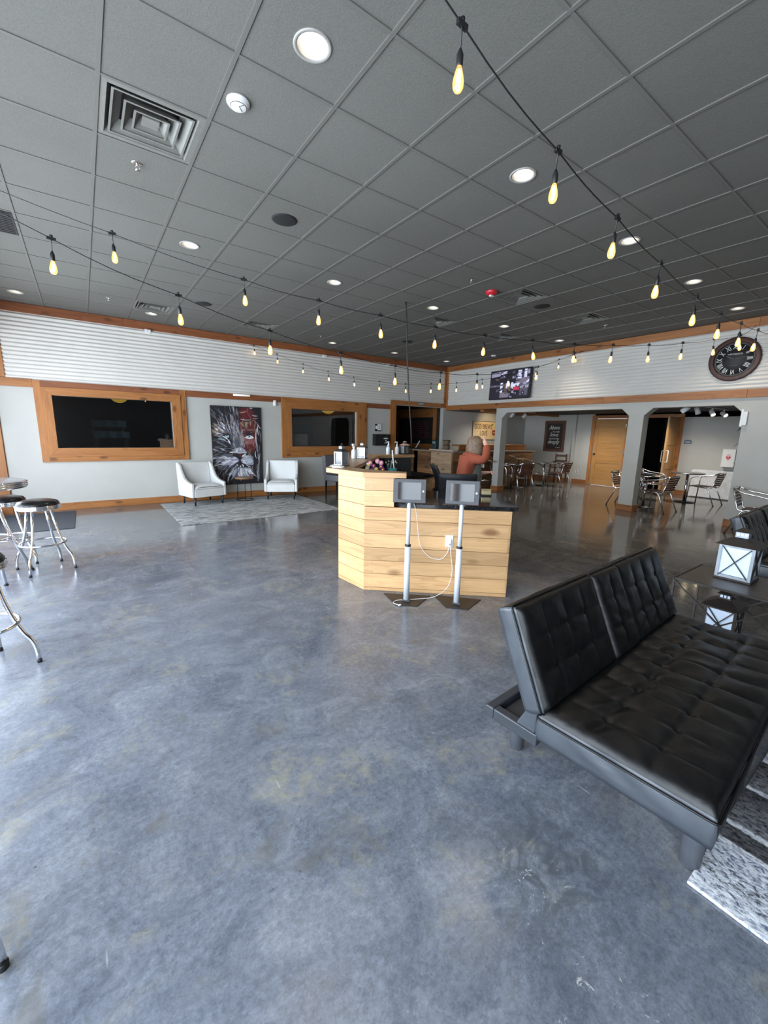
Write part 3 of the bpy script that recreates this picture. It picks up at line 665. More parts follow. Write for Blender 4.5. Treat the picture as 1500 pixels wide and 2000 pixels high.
for a in ((720,280,880,255,22,TN),(890,190,905,300,16,RO),(910,300,1000,430,14,RO),(700,300,830,400,16,K),(760,440,1000,448,20,K),(740,420,980,432,9,Wt),(1000,340,1130,355,24,PG),(1000,390,1140,400,16,K),(1010,410,1130,400,20,TN),
 (1030,440,1130,510,14,TN),(1120,510,1205,630,12,Wt),(740,480,830,570,26,TN),(800,500,850,580,14,K),(940,190,1010,195,22,PG),(980,220,1080,260,24,K),(1010,250,1060,330,18,K),(660,190,680,330,12,PG)): stroke(*a,bend=.05)
for x,y0,y1,b in ((1130,560,760,.05),(1165,660,900,-.06),(1100,620,1000,.05),(1120,950,1130,.04),(1140,1150,1300,.03),(1125,1380,1560,.06),(1110,1520,1760,-.06),(1185,1150,1700,.04),(1170,980,1160,.02),(1080,1100,1250,.1)):
    stroke(x,y0,x+R.uniform(-15,35),y1,R.uniform(11,20),R.choice([Wt,PG,LV]),b)
# eyes
poly([(340,770),(400,730),(480,715),(520,760),(510,830),(470,860),(400,840)],K); poly([(400,765),(440,742),(490,760),(485,800),(440,805)],IB); poly([(425,745),(455,740),(465,770),(435,778)],K)
for a in ((355,775,470,850,26,Wt),(470,850,520,945,26,Wt),(520,820,560,980,34,K),(310,705,470,690,22,TN),(350,720,500,700,16,K),(250,780,360,800,16,PG),(260,830,420,860,20,IB)): stroke(*a,bend=-.05)
poly([(810,830),(870,780),(960,755),(1040,790),(1050,830),(960,850),(870,850)],RO); poly([(830,815),(890,770),(970,762),(1035,800),(1030,825),(940,838)],Wt); poly([(895,775),(960,765),(975,800),(940,818),(900,805)],IB); poly([(920,775),(950,772),(955,795),(925,797)],K)
for a in ((830,730,1050,715,40,K),(850,700,1000,660,26,K),(880,650,1030,640,22,RO),(830,770,960,745,14,K),(960,745,1050,790,12,K),(820,850,1050,845,16,RO),(760,690,790,900,26,TN)): stroke(*a,bend=.06)
# nose and muzzle
poly([(500,1110),(580,1090),(650,1030),(740,1010),(810,1040),(850,1080),(885,1120),(860,1150),(740,1130),(600,1135),(540,1130)],PG); fur(26,600,840,1020,1110,720,900,40,90,10,20,[Wt,LV,PG],.4)
poly([(560,1130),(640,1140),(740,1150),(860,1140),(885,1130),(860,1190),(780,1230),(735,1320),(690,1240),(600,1180)],K); poly([(680,1150),(780,1150),(745,1230)],MR_); stroke(500,1115,600,1135,18,Wt); stroke(600,1125,880,1122,12,Wt,.05)
poly([(720,1290),(640,1220),(520,1230),(430,1280),(330,1330),(420,1400),(560,1400),(680,1350)],LV); poly([(740,1290),(800,1220),(900,1190),(990,1230),(1040,1300),(1020,1400),(930,1400),(800,1360)],LV)
fur(46,440,700,1230,1380,760,1270,60,150,9,22,[Wt,PG,Wt,LV],.18); fur(46,750,960,1210,1370,700,1290,50,130,9,22,[Wt,PG,Wt,IB],.2)
for a in ((200,1400,480,1310,12,Wt),(250,1440,430,1350,10,PG),(720,1330,560,1450,34,K),(560,1450,460,1530,26,K),(735,1330,870,1400,34,K),(870,1400,980,1475,26,K),(730,1290,728,1360,16,K),(980,1250,1040,1380,22,IB),(1010,1420,1010,1500,16,TN),(870,1390,970,1440,14,Wt)): stroke(*a,bend=.05)
poly([(640,1450),(740,1420),(860,1440),(1000,1500),(1060,1580),(960,1640),(800,1660),(600,1640),(480,1580)],SL)
fur(70,560,960,1440,1560,740,1280,90,220,9,22,[Wt,PG,LV,IB,Wt],.12); stroke(740,1405,745,1440,24,Wt); stroke(900,1590,1070,1600,30,RO,.1)
for a in ((560,1560,470,1780,26,Wt),(520,1600,490,1720,14,LV),(270,1560,300,1700,14,LV),(240,1640,330,1760,12,PG),(380,1560,370,1640,10,PG)): stroke(*a,bend=.12)
cm.build('canvas',PC,r)

# ------------------------------------------------------------------ things on and behind the far-left wall
def fanlamp(x,y,z,rad): 
    mb=MB(); n=28
    prof=[]
    for i in range(7):
        a=PI/2*i/6; prof.append((max(.004,rad*math.sin(a)),-rad*math.cos(a)+.0))
    mb.lathe(prof,n); mb.lathe([(.004,.0),(.01,.02),(.01,.7)],8)
    return mb
YEL=pm('yellow_lamp_shade',(.75,.52,.05),.6,emit=(1,.65,.08),es=.35)
for x,y,z,rad,lab in ((.71,10.8,2.25,.19,'yellow pleated pendant lamp seen through the left interior window'),(5.79,10.8,2.28,.24,'yellow round pendant lamp seen through the right interior window')):
    o=fanlamp(x,y,z,rad).build('pendant_lamp',YEL); o.location=(x,y,z); tag(o,lab,'lamp','yellow playroom pendants')
r=thing('storage_box','cream cabinet at the lower left inside the right interior window','cabinet',(4.76,10.62,0))
mb=MB(); mb.box(-.2,.2,-.2,.2,.06,1.47); mb.build('carcass',pm('dim_cream_laminate',(.40,.38,.33),.6),r,bevel=.01); mb=MB(); mb.box(-.17,.17,-.17,.17,0,.06); mb.build('plinth',BLACK,r)
mb=MB(); mb.box(-.19,.19,-.215,-.2,.1,1.43); mb.build('door',pm('dim_cream_front',(.45,.43,.38),.6),r,bevel=.004)
DT=pm('dim_teal_paint',(.02,.065,.075),.7); DY=pm('dim_yellow_paint',(.10,.075,.03),.7)
mb=MB(); mb.box(4.3,6.1,YE-.012,YE-.001,1.45,2.1); o=mb.build('wall_mural',[DT]); tag(o,'dim teal painted wall panel inside the right interior window','mural')
mb=MB(); mb.box(4.3,6.05,YE-.02,YE-.013,1.75,1.87); m2=mb.build('yellow_band',DY,o)
r=thing('playroom_door','brown door deep inside the right interior window','door',(6.35,YE-.03,0))
mb=MB(); mb.box(-.3,.3,-.02,.02,.01,2.05); mb.build('door_leaf',pm('dim_brown_door',(.09,.045,.02),.5),r,bevel=.004); mb=MB(); mb.ball((.24,-.05,1.0),.03); mb.build('knob',ALU,r)
def bench(x0,x1,z,lab):
    r=thing('padded_bench',lab,'bench',((x0+x1)/2,11.6,0),group='teal playroom benches'); w=(x1-x0)/2
    mb=MB(); mb.grid(lambda a,b:(-w+2*w*a,-.2+.02*math.sin(a*18),z-.14+.14*b+.012*math.sin(a*18)),30,3); mb.box(-w,w,-.18,.1,z-.14,z); mb.build('cushion',DT,r)
    for sx in (-1,1): mb=MB(); mb.box(sx*(w-.05)-.02,sx*(w-.05)+.02,-.05,.05,0,z-.15); mb.build('leg',BLACK,r)
bench(.15,.84,1.69,'upper teal padded bench inside the left interior window'); bench(.2,.86,1.45,'lower teal padded bench inside the left interior window')
for o in bpy.data.objects:
    if o.get('label','').startswith('lower teal'): o.location.y=11.2
r=thing('bud_vase','small white vase on the sill of the right interior window','vase',(5.93,9.74,1.172)); mb=MB(); mb.lathe([(.02,0),(.028,.03),(.012,.08),(.016,.1)],14); mb.build('body',WHITE,r)
mb=MB(); mb.ball((0,0,.12),.03,m=0); mb.build('flower',pm('pale_dry_flower',(.25,.22,.2),.8),r)

r=thing('picture_light','slim white picture light on the trim above the lion painting','picture light',(2.94,YA-.03,2.295))
mb=MB(); mb.tube([(0,0,0),(0,-.05,.02),(0,-.1,0)],.008); mb.build('bracket',BRONZE,r); mb=MB(); mb.tube([(-.18,-.1,0),(.18,-.1,0)],.02,12); mb.build('tube_shade',pm('picture_light_tube',(.8,.8,.78),.4,emit=(1,.97,.9),es=.5),r)
r=thing('motion_sensor','small white motion sensor box left of the right interior window','sensor',(3.74,YA,2.175)); mb=MB(); mb.prism([(-.036,-.01),(.036,-.01),(.036,-.045),(.02,-.06),(-.02,-.06),(-.036,-.045)],-.062,.062); mb.build('housing',WHITE,r,bevel=.004)
mb=MB(); mb.box(-.02,.02,-.064,-.06,-.04,.0); mb.build('lens',PAPER,r)
c0=None
for x,z,lab in ((1.213,3.385,'small white clip under the top trim at far left'),(5.053,3.375,'small white clip under the top trim, middle of the corrugated wall'),(7.012,3.375,'small white clip under the top trim near the room corner')):
    if c0 is None:
        mb=MB(); mb.box(-.05,.05,-.03,-.021,-.04,.04); mb.lathe([(.012,0),(.022,.02),(.028,.05)],12,(-.025,-.03,0),M=Matrix.Rotation(PI/2,4,'X')); mb.lathe([(.012,0),(.022,.02),(.028,.05)],12,(.025,-.03,0),M=Matrix.Rotation(PI/2,4,'X')); c0=mb.build('wall_sensor',WHITE,bevel=.003); o=c0
    else: o=c0.copy(); C.objects.link(o)
    o.location=(x,YA-.001,z); tag(o,lab,'wall clip','white clips on the corrugated wall')
r=thing('framed_notice','small black framed notice above the black wall box','notice',(6.735,YA,1.68)); mb=MB(); mb.box(-.105,.105,-.02,-.002,-.1,.1); mb.build('frame',BLACK,r,bevel=.003)
mb=MB(); mb.box(-.035,.1,-.0235,-.0205,-.075,.095); mb.box(-.1,-.045,-.0235,-.0205,-.04,.05); mb.build('paper',PAPER,r); mb=MB(); mb.box(.02,.045,-.0255,-.024,.02,.05); mb.box(.0,.065,-.0255,-.024,-.005,.0); mb.box(.02,.045,-.0255,-.024,-.04,-.02); mb.build('print',BLACK,r)
r=thing('wall_box','black drop box with white lettering on wall beside corner opening','drop box',(6.82,YA,1.335)); mb=MB(); mb.box(-.265,.235,-.14,-.002,-.15,.15); mb.build('box',BLACK,r,bevel=.006)
mb=MB(); mb.box(-.275,.245,-.15,-.002,.151,.162); mb.build('lid',BLACK,r); mb=MB(); mb.box(.02,.17,-.1425,-.1405,.035,.055); mb.box(.075,.115,-.1425,-.1405,.075,.082); mb.box(.08,.115,-.1425,-.1405,-.035,.0); mb.box(.05,.145,-.1425,-.1405,-.085,-.068); mb.build('lettering',PAPER,r)
r=thing('light_switch','white switch plate between black drop box and corner opening trim','switch',(7.07,YA,1.32)); mb=MB(); mb.box(-.06,.06,-.012,-.001,-.085,.085); mb.build('plate',WHITE,r,bevel=.003); mb=MB(); mb.box(-.035,-.01,-.017,-.0125,-.03,.03); mb.box(.01,.035,-.017,-.0125,-.03,.03); mb.build('rocker',PAPER,r)
r=thing('room_plate','small grey plate on the timber header of the corner opening','sign',(8.25,YA-.046,2.405)); mb=MB(); mb.box(-.13,.13,-.008,0,-.035,.035); mb.build('plate',pm('grey_green_plate',(.16,.19,.17),.5),r,bevel=.003); mb=MB(); mb.box(-.1,.1,-.011,-.009,.008,.016); mb.box(-.1,.06,-.011,-.009,-.015,-.008); mb.build('print',PAPER,r)
# chalkboard in the passage behind the corner
r=thing('menu_board','black menu board with faint red lines framed in cedar','menu board',(9.4,11.15,1.63))
M=Matrix.Translation((-9.4,-11.15,-1.63)); mb=MB(); mb.box(9.38,9.395,10.25,12.1,1.2,2.07); mb.build('board',pm('matt_chalkboard',(.008,.008,.009),.7),r,M=M)
mb=MB(); CHR=pm('faint_red_chalk',(.10,.012,.018),.9)
for i in range(8):
    y=10.42+.1*R.random(); z=1.92-i*.075
    for kk in range(3): mb.box(9.378,9.3795,y,y+.22+.16*R.random(),z,z+.028); y+=.36
mb.build('chalk_lettering',CHR,r,M=M)
for a,b,c,d in ((10.1,10.249,.9,2.36),(12.101,12.25,.9,2.36)): mb=MB(); mb.box(9.36,9.395,a,b,c,d); mb.build('frame_post',CEDAR_Z,r,M=M,bevel=.003)
for c,d in ((2.071,2.36),(1.02,1.199)): mb=MB(); mb.box(9.36,9.395,10.25,12.1,c,d); mb.build('frame_rail',CEDAR_Y,r,M=M,bevel=.003)
# GOD BREWS LOVE
r=thing('coffee_sign','cream sign reading GOD BREWS LOVE with a red cup, lit warm','sign',(11.27,YA,1.68))
CRM=pm('cream_sign_board',(.74,.58,.36),.7,var=.05); INK=pm('dark_sign_ink',(.045,.028,.018),.7); M=Matrix.Translation((-11.27,-YA,-1.68))
mb=MB(); mb.box(10.585,11.95,YA-.03,YA-.002,1.385,1.975); mb.build('board',CRM,r,M=M); mb=MB()
for b in ((10.575,10.585,1.375,1.985),(11.95,11.96,1.375,1.985),(10.585,11.95,1.375,1.385),(10.585,11.95,1.975,1.985)): mb.box(b[0],b[1],YA-.035,YA-.002,b[2],b[3])
mb.build('edge_frame',DKWOOD,r,M=M)
MT=Matrix.Translation((-11.27,-YA,-1.68)); text_mesh('GOD BREWS',.235,MT@onA(11.10,1.80,.032),INK,r,width=.88); text_mesh('LOVE',.235,MT@onA(11.13,1.585,.032),INK,r,width=.37)
mb=MB(); cupm=pm('brick_red_cup',(.30,.05,.025),.5); mb.prism([(11.56,1.70),(11.76,1.70),(11.735,1.55),(11.70,1.52),(11.62,1.52),(11.585,1.55)],YA-.034,YA-.031,axis='y'); mb.tube([(11.76,YA-.033,1.67),(11.80,YA-.033,1.65),(11.79,YA-.033,1.60),(11.74,YA-.033,1.58)],.008,6); mb.build('painted_cup',cupm,r,M=M)
mb=MB(); mb.prism([(11.66,1.58),(11.62,1.625),(11.64,1.65),(11.66,1.635),(11.68,1.65),(11.70,1.625)],YA-.036,YA-.0345,axis='y'); mb.build('painted_heart',CRM,r,M=M)
mb=MB(); mb.prism([(11.52,1.84),(11.50,1.90),(11.55,1.93),(11.60,1.89),(11.57,1.85)],YA-.034,YA-.031,axis='y'); mb.build('painted_leaf',pm('sign_leaf_green',(.16,.26,.06),.7),r,M=M)
r=thing('outlet_plate','small ivory outlet plate on the wall under the GOD BREWS LOVE sign','outlet',(10.62,YA,1.28)); mb=MB(); mb.box(-.035,.035,-.01,-.001,-.06,.06); mb.build('plate',CREAM,r,bevel=.002); mb=MB(); mb.box(-.015,.015,-.013,-.0105,.01,.035); mb.box(-.015,.015,-.013,-.0105,-.035,-.01); mb.build('socket',WHITE,r)

# ------------------------------------------------------------------ things on the right wall
r=thing('television','wall mounted flat television showing a dark workshop scene','television',(XB-.085,7.16,2.85)); r.rotation_euler=(0,math.radians(3),0)
mb=MB(); mb.box(-.06,.0,-.64,.64,-.375,.375); mb.build('casing',BLACK,r,bevel=.006)
tvc=[pm('screen_%d'%i,c,.3,emit=c,es=.55) for i,c in enumerate([(.02,.018,.028),(.09,.085,.12),(.28,.27,.38),(.62,.62,.80),(.50,.04,.08),(.10,.07,.05),(.18,.15,.20)])]
mb=MB(); mb.box(-.0625,-.0605,-.62,.62,-.355,.355,0); Rt=random.Random(5)
def patch(u0,u1,v0,v1,m,sl=0): # u to the right as seen, v up
    patch.k+=1; x=-.0630-patch.k*.00004; mb.add([(x,-u0,v0),(x,-u1,v0+sl),(x,-u1,v1+sl),(x,-u0,v1)],[(0,1,2,3)],m)
patch.k=0
patch(-.62,.62,-.05,.0,1); patch(-.60,-.3,.2,.31,2,.03); patch(-.28,-.1,.26,.32,3,.02); patch(.2,.6,.0,.15,6); patch(.25,.36,.12,.33,3); patch(.36,.44,.18,.3,1); patch(.44,.52,.14,.34,3); patch(.54,.6,.22,.33,2)
patch(-.28,-.2,-.25,.05,3); patch(-.2,-.1,-.14,.02,5); patch(-.1,-.05,-.1,.03,3); patch(-.28,.0,-.33,-.2,6); patch(.0,.06,-.3,-.02,1); patch(.06,.13,-.12,.04,3); patch(.13,.32,-.08,.0,3,.02); patch(.14,.32,-.16,-.08,4); patch(.34,.6,-.12,-.05,2); patch(.34,.58,-.3,-.12,1); patch(.52,.6,-.02,.04,3,.05)
for _ in range(46):
    u,v=Rt.uniform(-.6,.5),Rt.uniform(-.34,.3); patch(u,u+Rt.uniform(.03,.12),v,v+Rt.uniform(.015,.06),Rt.choice([0,0,1,5,6,2]),Rt.uniform(-.02,.02))
for u in (.22,.44):
    pts=[(-.0661,-u-.045*math.cos(a*PI/6),-.24+.06*math.sin(a*PI/6)) for a in range(12)]; mb.add(pts,[tuple(range(12))],0); mb.add([(-.0664,-u+(p[1]+u)*.4,-.24+(p[2]+.24)*.4) for p in pts],[tuple(range(12))],2)
mb.build('screen',tvc,r); mb=MB(); mb.box(.0,.05,-.15,.15,-.1,.1); mb.build('wall_bracket',BLACKMETAL,r)
r=thing('wall_clock','large round wall clock, black face, white Roman numerals, dark wood rim','clock',(XB-.022,2.535,2.915)); MC=Matrix.Rotation(-PI/2,4,'Y')
mb=MB(); mb.lathe([(.285,.012),(.29,.045),(.305,.052),(.32,.042),(.345,.05),(.362,.035),(.365,.0),(.285,0)],48,M=MC,cap=False); mb.build('rim',wood('clock_rim_walnut',(.075,.028,.018),(.03,.011,.008),'z',knots=False,island=0),r)
FACE=pm('black_clock_face',(.014,.015,.017),.6); mb=MB(); mb.lathe([(.001,.010),(.286,.010),(.286,.0)],48,M=MC); mb.build('face',FACE,r)
NUM=pm('white_numeral_paint',(.72,.76,.76),.6); ROM=['XII','I','II','III','IIII','V','VI','VII','VIII','IX','X','XI']
for i,s in enumerate(ROM):
    a=-i*PI/6; Mx=Matrix(((0,0,-1,-.0105),(-1,0,0,0),(0,1,0,0),(0,0,0,1)))@Matrix.Rotation(a,4,'Z')@Matrix.Translation((0,.205,0))@Matrix.Diagonal((.62,1,1,1)); text_mesh(s,.115,Mx,NUM,r,'numeral',.001)
mb=MB(); mb.lathe([(.262,.0115),(.2655,.0115)],48,M=MC,cap=False); mb.lathe([(.278,.0115),(.2805,.0115)],48,M=MC,cap=False)
for i in range(60): a=i*PI/30; mb.beam((-.0118,-.264*math.sin(a),.264*math.cos(a)),(-.0118,-.279*math.sin(a),.279*math.cos(a)),.003,.001)
mb.build('minute_track',pm('grey_minute_track',(.3,.31,.32),.6),r)
text_mesh('WESTMINSTER',.034,Matrix(((0,0,-1,-.0108),(-1,0,0,0),(0,1,0,.085),(0,0,0,1))),NUM,r,width=.21); mb=MB(); mb.box(-.0118,-.0107,-.05,.05,-.104,-.096); mb.build('faint_print',GREYPL,r)
if 0: text_mesh('LONDON',.02,Matrix(((0,0,-1,-.0108),(-1,0,0,0),(0,1,0,-.10),(0,0,0,1))),pm('grey_clock_print',(.25,.26,.27),.6),r,width=.09)
for a,L,wd,nm in ((math.radians(-62),.13,.014,'hour_hand'),(math.radians(80),.19,.010,'minute_hand')): mb=MB(); mb.beam((-.016,0,0),(-.016,-L*math.sin(a),L*math.cos(a)),wd,.002,up=(1,0,0)); mb.lathe([(.001,.018),(.012,.016),(.012,.012)],12,M=MC); mb.build(nm,GREYPL,r)
r=thing('wall_speaker','slim white wall box high on right pillar edge','wall box',(XB,2.245,1.91)); mb=MB(); mb.box(-.05,-.001,-.03,.03,-.115,.115); mb.build('front_box',WHITE,r,bevel=.006); mb=MB(); mb.box(-.012,-.001,.036,.07,-.135,.16); mb.build('back_plate',WHITE,r,bevel=.003)

# ------------------------------------------------------------------ things on the cafe wall
r=thing('scripture_sign','dark wood framed sign with white script Above all else love each other deeply','sign',(XE,8.39,1.54)); M=Matrix.Translation((-XE,-8.39,-1.54)); BR=wood('sign_frame_brown',(.15,.065,.038),(.08,.03,.018),'z',knots=False)
mb=MB(); mb.box(XE-.02,XE-.002,8.09,8.69,1.10,1.98); mb.build('panel',pm('dark_stained_panel',(.028,.018,.015),.6,var=.3),r,M=M)
for b in ((8.0,8.089,1.01,2.07),(8.691,8.78,1.01,2.07)): mb=MB(); mb.box(XE-.035,XE-.002,*b); mb.build('frame_side',BR,r,M=M,bevel=.003)
for b in ((8.09,8.69,1.01,1.099),(8.09,8.69,1.981,2.07)): mb=MB(); mb.box(XE-.035,XE-.002,*b); mb.build('frame_rail',BR,r,M=M,bevel=.003)
for s,sz,z,wd,sh,dy in (('Above',.2,1.83,.40,.35,.03),('ALL ELSE',.07,1.69,.26,0,-.05),('love',.2,1.59,.32,.35,.02),('EACH OTHER',.07,1.45,.36,0,0),('deeply',.2,1.34,.44,.35,.03),('1 PETER 4:8',.035,1.15,.16,0,-.16)):
    text_mesh(s,sz,M@onX(XE,8.39+dy,z,.022),NUM,r,shear=sh,width=wd,ext=.0015)
r=thing('room_sign','small blue-grey door sign beside the open oak door','sign',(XE,4.385,1.46)); mb=MB(); mb.prism([(-.09,-.05),(.09,-.05),(.09,.03),(.05,.055),(-.05,.055),(-.09,.03)],-.012,-.002,axis='x'); mb.build('plate',pm('blue_grey_plate',(.10,.14,.19),.5),r); mb=MB(); mb.box(-.016,-.0125,-.06,.06,-.01,.008); mb.build('print',PAPER,r)
r=thing('aed_cabinet','white defibrillator cabinet with red heart on cafe wall','AED cabinet',(XE,3.405,1.08)); mb=MB(); mb.box(-.16,-.001,-.135,.135,-.225,.225); mb.build('cabinet',WHITE,r,bevel=.008)
mb=MB(); mb.box(-.164,-.1605,-.065,.065,-.075,.11); mb.build('label_plate',PAPER,r); AR=pm('defibrillator_red',(.62,.03,.06),.5)
hp=[(0,-.05),(.05,.01),(.05,.035),(.03,.05),(.01,.045),(0,.03),(-.01,.045),(-.03,.05),(-.05,.035),(-.05,.01)]; mb=MB(); mb.prism(hp,-.1675,-.165,axis='x'); mb.build('heart_emblem',AR,r); text_mesh('AED',.045,Matrix(((0,0,-1,-.166),(-1,0,0,0),(0,1,0,.08),(0,0,0,1))),AR,r,width=.085)
mb=MB(); mb.prism([(.008,.03),(-.015,.0),(.0,.0),(-.008,-.03),(.018,.006),(.002,.006)],-.1695,-.168,axis='x'); mb.build('bolt_emblem',PAPER,r)
r=thing('outlet_plate','white outlet low on cafe wall beside the dark high chair','outlet',(XE,7.45,.385)); mb=MB(); mb.box(-.01,-.001,-.04,.04,-.06,.06); mb.build('plate',WHITE,r,bevel=.002); mb=MB(); mb.box(-.013,-.0105,-.016,.016,.01,.04); mb.box(-.013,-.0105,-.016,.016,-.04,-.01); mb.build('socket',GREYPL,r)
r=thing('folding_table','white folding table leaning folded on its edge against the cafe wall','folding table',(XE-.11,3.15,0)); r.rotation_euler=(0,math.radians(6),0)
mb=MB(); L=1.03; pts=[]
for cx,cz,a0 in ((L-.08,.08,-90),(L-.08,.66,0),(-L+.08,.66,90),(-L+.08,.08,180)):
    for q in range(5): a=math.radians(a0+q*22.5); pts.append((cx+.08*math.cos(a),cz+.08*math.sin(a)))
mb.prism(pts,-.04,.0,axis='x'); mb.build('tabletop',pm('white_moulded_top',(.72,.74,.76),.5),r,bevel=.006)
mb=MB(); mb.tube(rnd([(.015,-.8,.12),(.015,-.8,.6),(.015,.0,.6),(.015,0,.12)],.05),.013); mb.build('folded_leg',GREYPL,r)
mb=MB(); mb.tube([(-.045,-.95,.012),(-.045,.95,.012)],.007,6); mb.build('edge_trim',BLACK,r)
r=thing('potted_plant','tall leafy potted plant half hidden behind the right pillar','plant',(12.6,2.86,0)); mb=MB(); mb.lathe([(.001,.0),(.13,0),(.17,.34),(.155,.34),(.15,.30),(.001,.30)],22); mb.build('pot',pm('grey_planter',(.2,.2,.2),.6),r)
mb=MB(); mb.tube([(0,0,.28),(.01,.02,.9),(-.01,.0,1.85)],[.014,.011,.005]); mb.build('stem',DKWOOD,r)
for i in range(13):
    a=i*2.399; z=.95+i*.075; L=.26+.1*R.random(); mb=MB(); dx,dy=math.cos(a),math.sin(a)
    def lf(s,t): q=(t-.5)*2; wv=.055*math.sin(PI*min(.98,.06+s*.94)); return (dx*L*s-dy*wv*q, dy*L*s+dx*wv*q, z+.13*math.sin(s*2.2)-.12*s*s-.012*abs(q))
    mb.grid(lf,8,4); mb.build('leaf',LEAFM if i else globals().setdefault('LEAFM',pm('dark_green_leaf',(.014,.028,.012),.5)),r)
def track(label,loc,L,heads,hot):
    r=thing('track_light',label,'track light',loc,group='white track light rails'); mb=MB(); mb.box(-L/2,L/2,-.018,.018,-.02,0); mb.build('rail',WHITE,r)
    for k,(x,az,ti) in enumerate(heads):
        mb=MB(); mb.lathe([(.008,-.10),(.008,-.02)],8); mb.box(-.03,.03,-.014,.014,-.045,-.02); hd=mb.build('stem',WHITE,r); hd.location=(x,0,0)
        M=Matrix.Translation((0,0,-.12))@Matrix.Rotation(az,4,'Z')@Matrix.Rotation(ti,4,'X'); mb=MB(); mb.lathe([(.001,.075),(.04,.075),(.05,.065),(.05,-.075),(.046,-.075),(.042,.0),(.001,.0)],20,M=M); sp=mb.build('spot_head',WHITE,hd)
        mb=MB(); mb.lathe([(.001,-.055),(.04,-.055),(.04,-.05)],16,M=M); mb.build('spot_lamp',hot[k],hd)
    return r
OFFL=pm('dim_spot_lamp',(.5,.48,.42),.4,emit=(1,.85,.6),es=.6); HOT=emis('hot_spot_lamp',(1,.82,.5),22)
track('white four-head track light on the nook ceiling near the oak doors',(11.3,3.42,2.261),2.9,[(-1.22,.6,.9),(-.55,.2,-.3),(.35,-.7,-.7),(1.15,-.5,-1.0)],[OFFL,OFFL,HOT,HOT])
track('white two-head track light over the cafe bar by the left pillar',(10.9,8.05,2.261),1.6,[(-.35,.7,.8),(.25,.7,.8)],[OFFL,OFFL])
# ------------------------------------------------------------------ futons
def cushion(L,D,T,cu,cvn,r=.03,amp=.016,seed=1,wr=.004):
    """tufted slab: x 0..L, y 0..D, z 0..T"""
    mb=MB(); nu,nv=int(L/.0125),int(D/.0125); rg=random.Random(seed); ph=[rg.uniform(0,6) for _ in range(8)]
    du,dv=L/cu,D/cvn
    def cl(n,k):
        out=[]
        for i in range(n+1): t=i/n; out.append(.5-.5*math.cos(PI*t) if False else t)
        return out
    def top(x,y):
        e=min(x,L-x,y,D-y); z=T
        if e<r: z-=r-math.sqrt(max(0,r*r-(r-e)**2))
        fade=min(1,e/.05)
        a=abs(math.sin(PI*x/du)); b=abs(math.sin(PI*y/dv))
        bx=1 if (.35*du<x<L-.35*du) else min(1,abs(x-(0 if x<L/2 else L))/.1)
        # shallow seams with deep buttons at their crossings
        sx=1-min(1,a/.30); sy=1-min(1,b/.30)
        ex=min(1,min(x,L-x)/(du*.8)); ey=min(1,min(y,D-y)/(dv*.8))
        z-=fade*amp*(.42*sx**1.6*ey+.42*sy**1.6*ex+.9*(sx*sy)**1.1*ex*ey)
        z+=fade*.006*(a*b)**.6
        z+=fade*wr*(math.sin(31*x+9*math.sin(11*y+ph[0])+ph[1])*math.sin(7*y+ph[2])*.6+math.sin(17*y+ph[3]+5*math.sin(9*x+ph[4]))*.4)
        return z
    vs=[(L*i/nu,D*j/nv,top(L*i/nu,D*j/nv)) for i in range(nu+1) for j in range(nv+1)]
    fs=[(i*(nv+1)+j,(i+1)*(nv+1)+j,(i+1)*(nv+1)+j+1,i*(nv+1)+j+1) for i in range(nu) for j in range(nv)]
    mb.add(vs,fs,0,True)
    loop=[(i,0) for i in range(nu)]+[(nu,j) for j in range(nv)]+[(nu-i,nv) for i in range(nu)]+[(0,nv-j) for j in range(nv)]
    top_i=[i*(nv+1)+j for i,j in loop]; n=len(loop); b0=len(mb.v); lv=5
    for k in range(1,lv+1):
        for q,(i,j) in enumerate(loop):
            x,y,z=vs[top_i[q]]; t=k/lv; s=x if j in (0,nv) else y
            bulge=.007*math.sin(PI*t)+.0075*math.sin(PI*t)*math.sin(26*s+9*t+ph[5])*max(0,math.sin(5*s+ph[6]))**2
            ox=-bulge if i==0 else bulge if i==nu else 0; oy=-bulge if j==0 else bulge if j==nv else 0
            mb.v.append((x+ox,y+oy,z*(1-t)))
    prev=top_i
    for k in range(lv):
        cur=[b0+k*n+q for q in range(n)]
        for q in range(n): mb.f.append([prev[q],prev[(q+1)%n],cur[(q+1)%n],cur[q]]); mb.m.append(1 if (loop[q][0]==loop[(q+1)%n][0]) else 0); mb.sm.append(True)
        prev=cur
    mb.f.append(prev); mb.m.append(0); mb.sm.append(False)
    zp=T-r-.012; o=.008
    mb.tube(rnd([(-o,-o,zp),(L+o,-o,zp),(L+o,D+o,zp),(-o,D+o,zp)],.02,4,True),.0045,6,closed=True)
    return mb
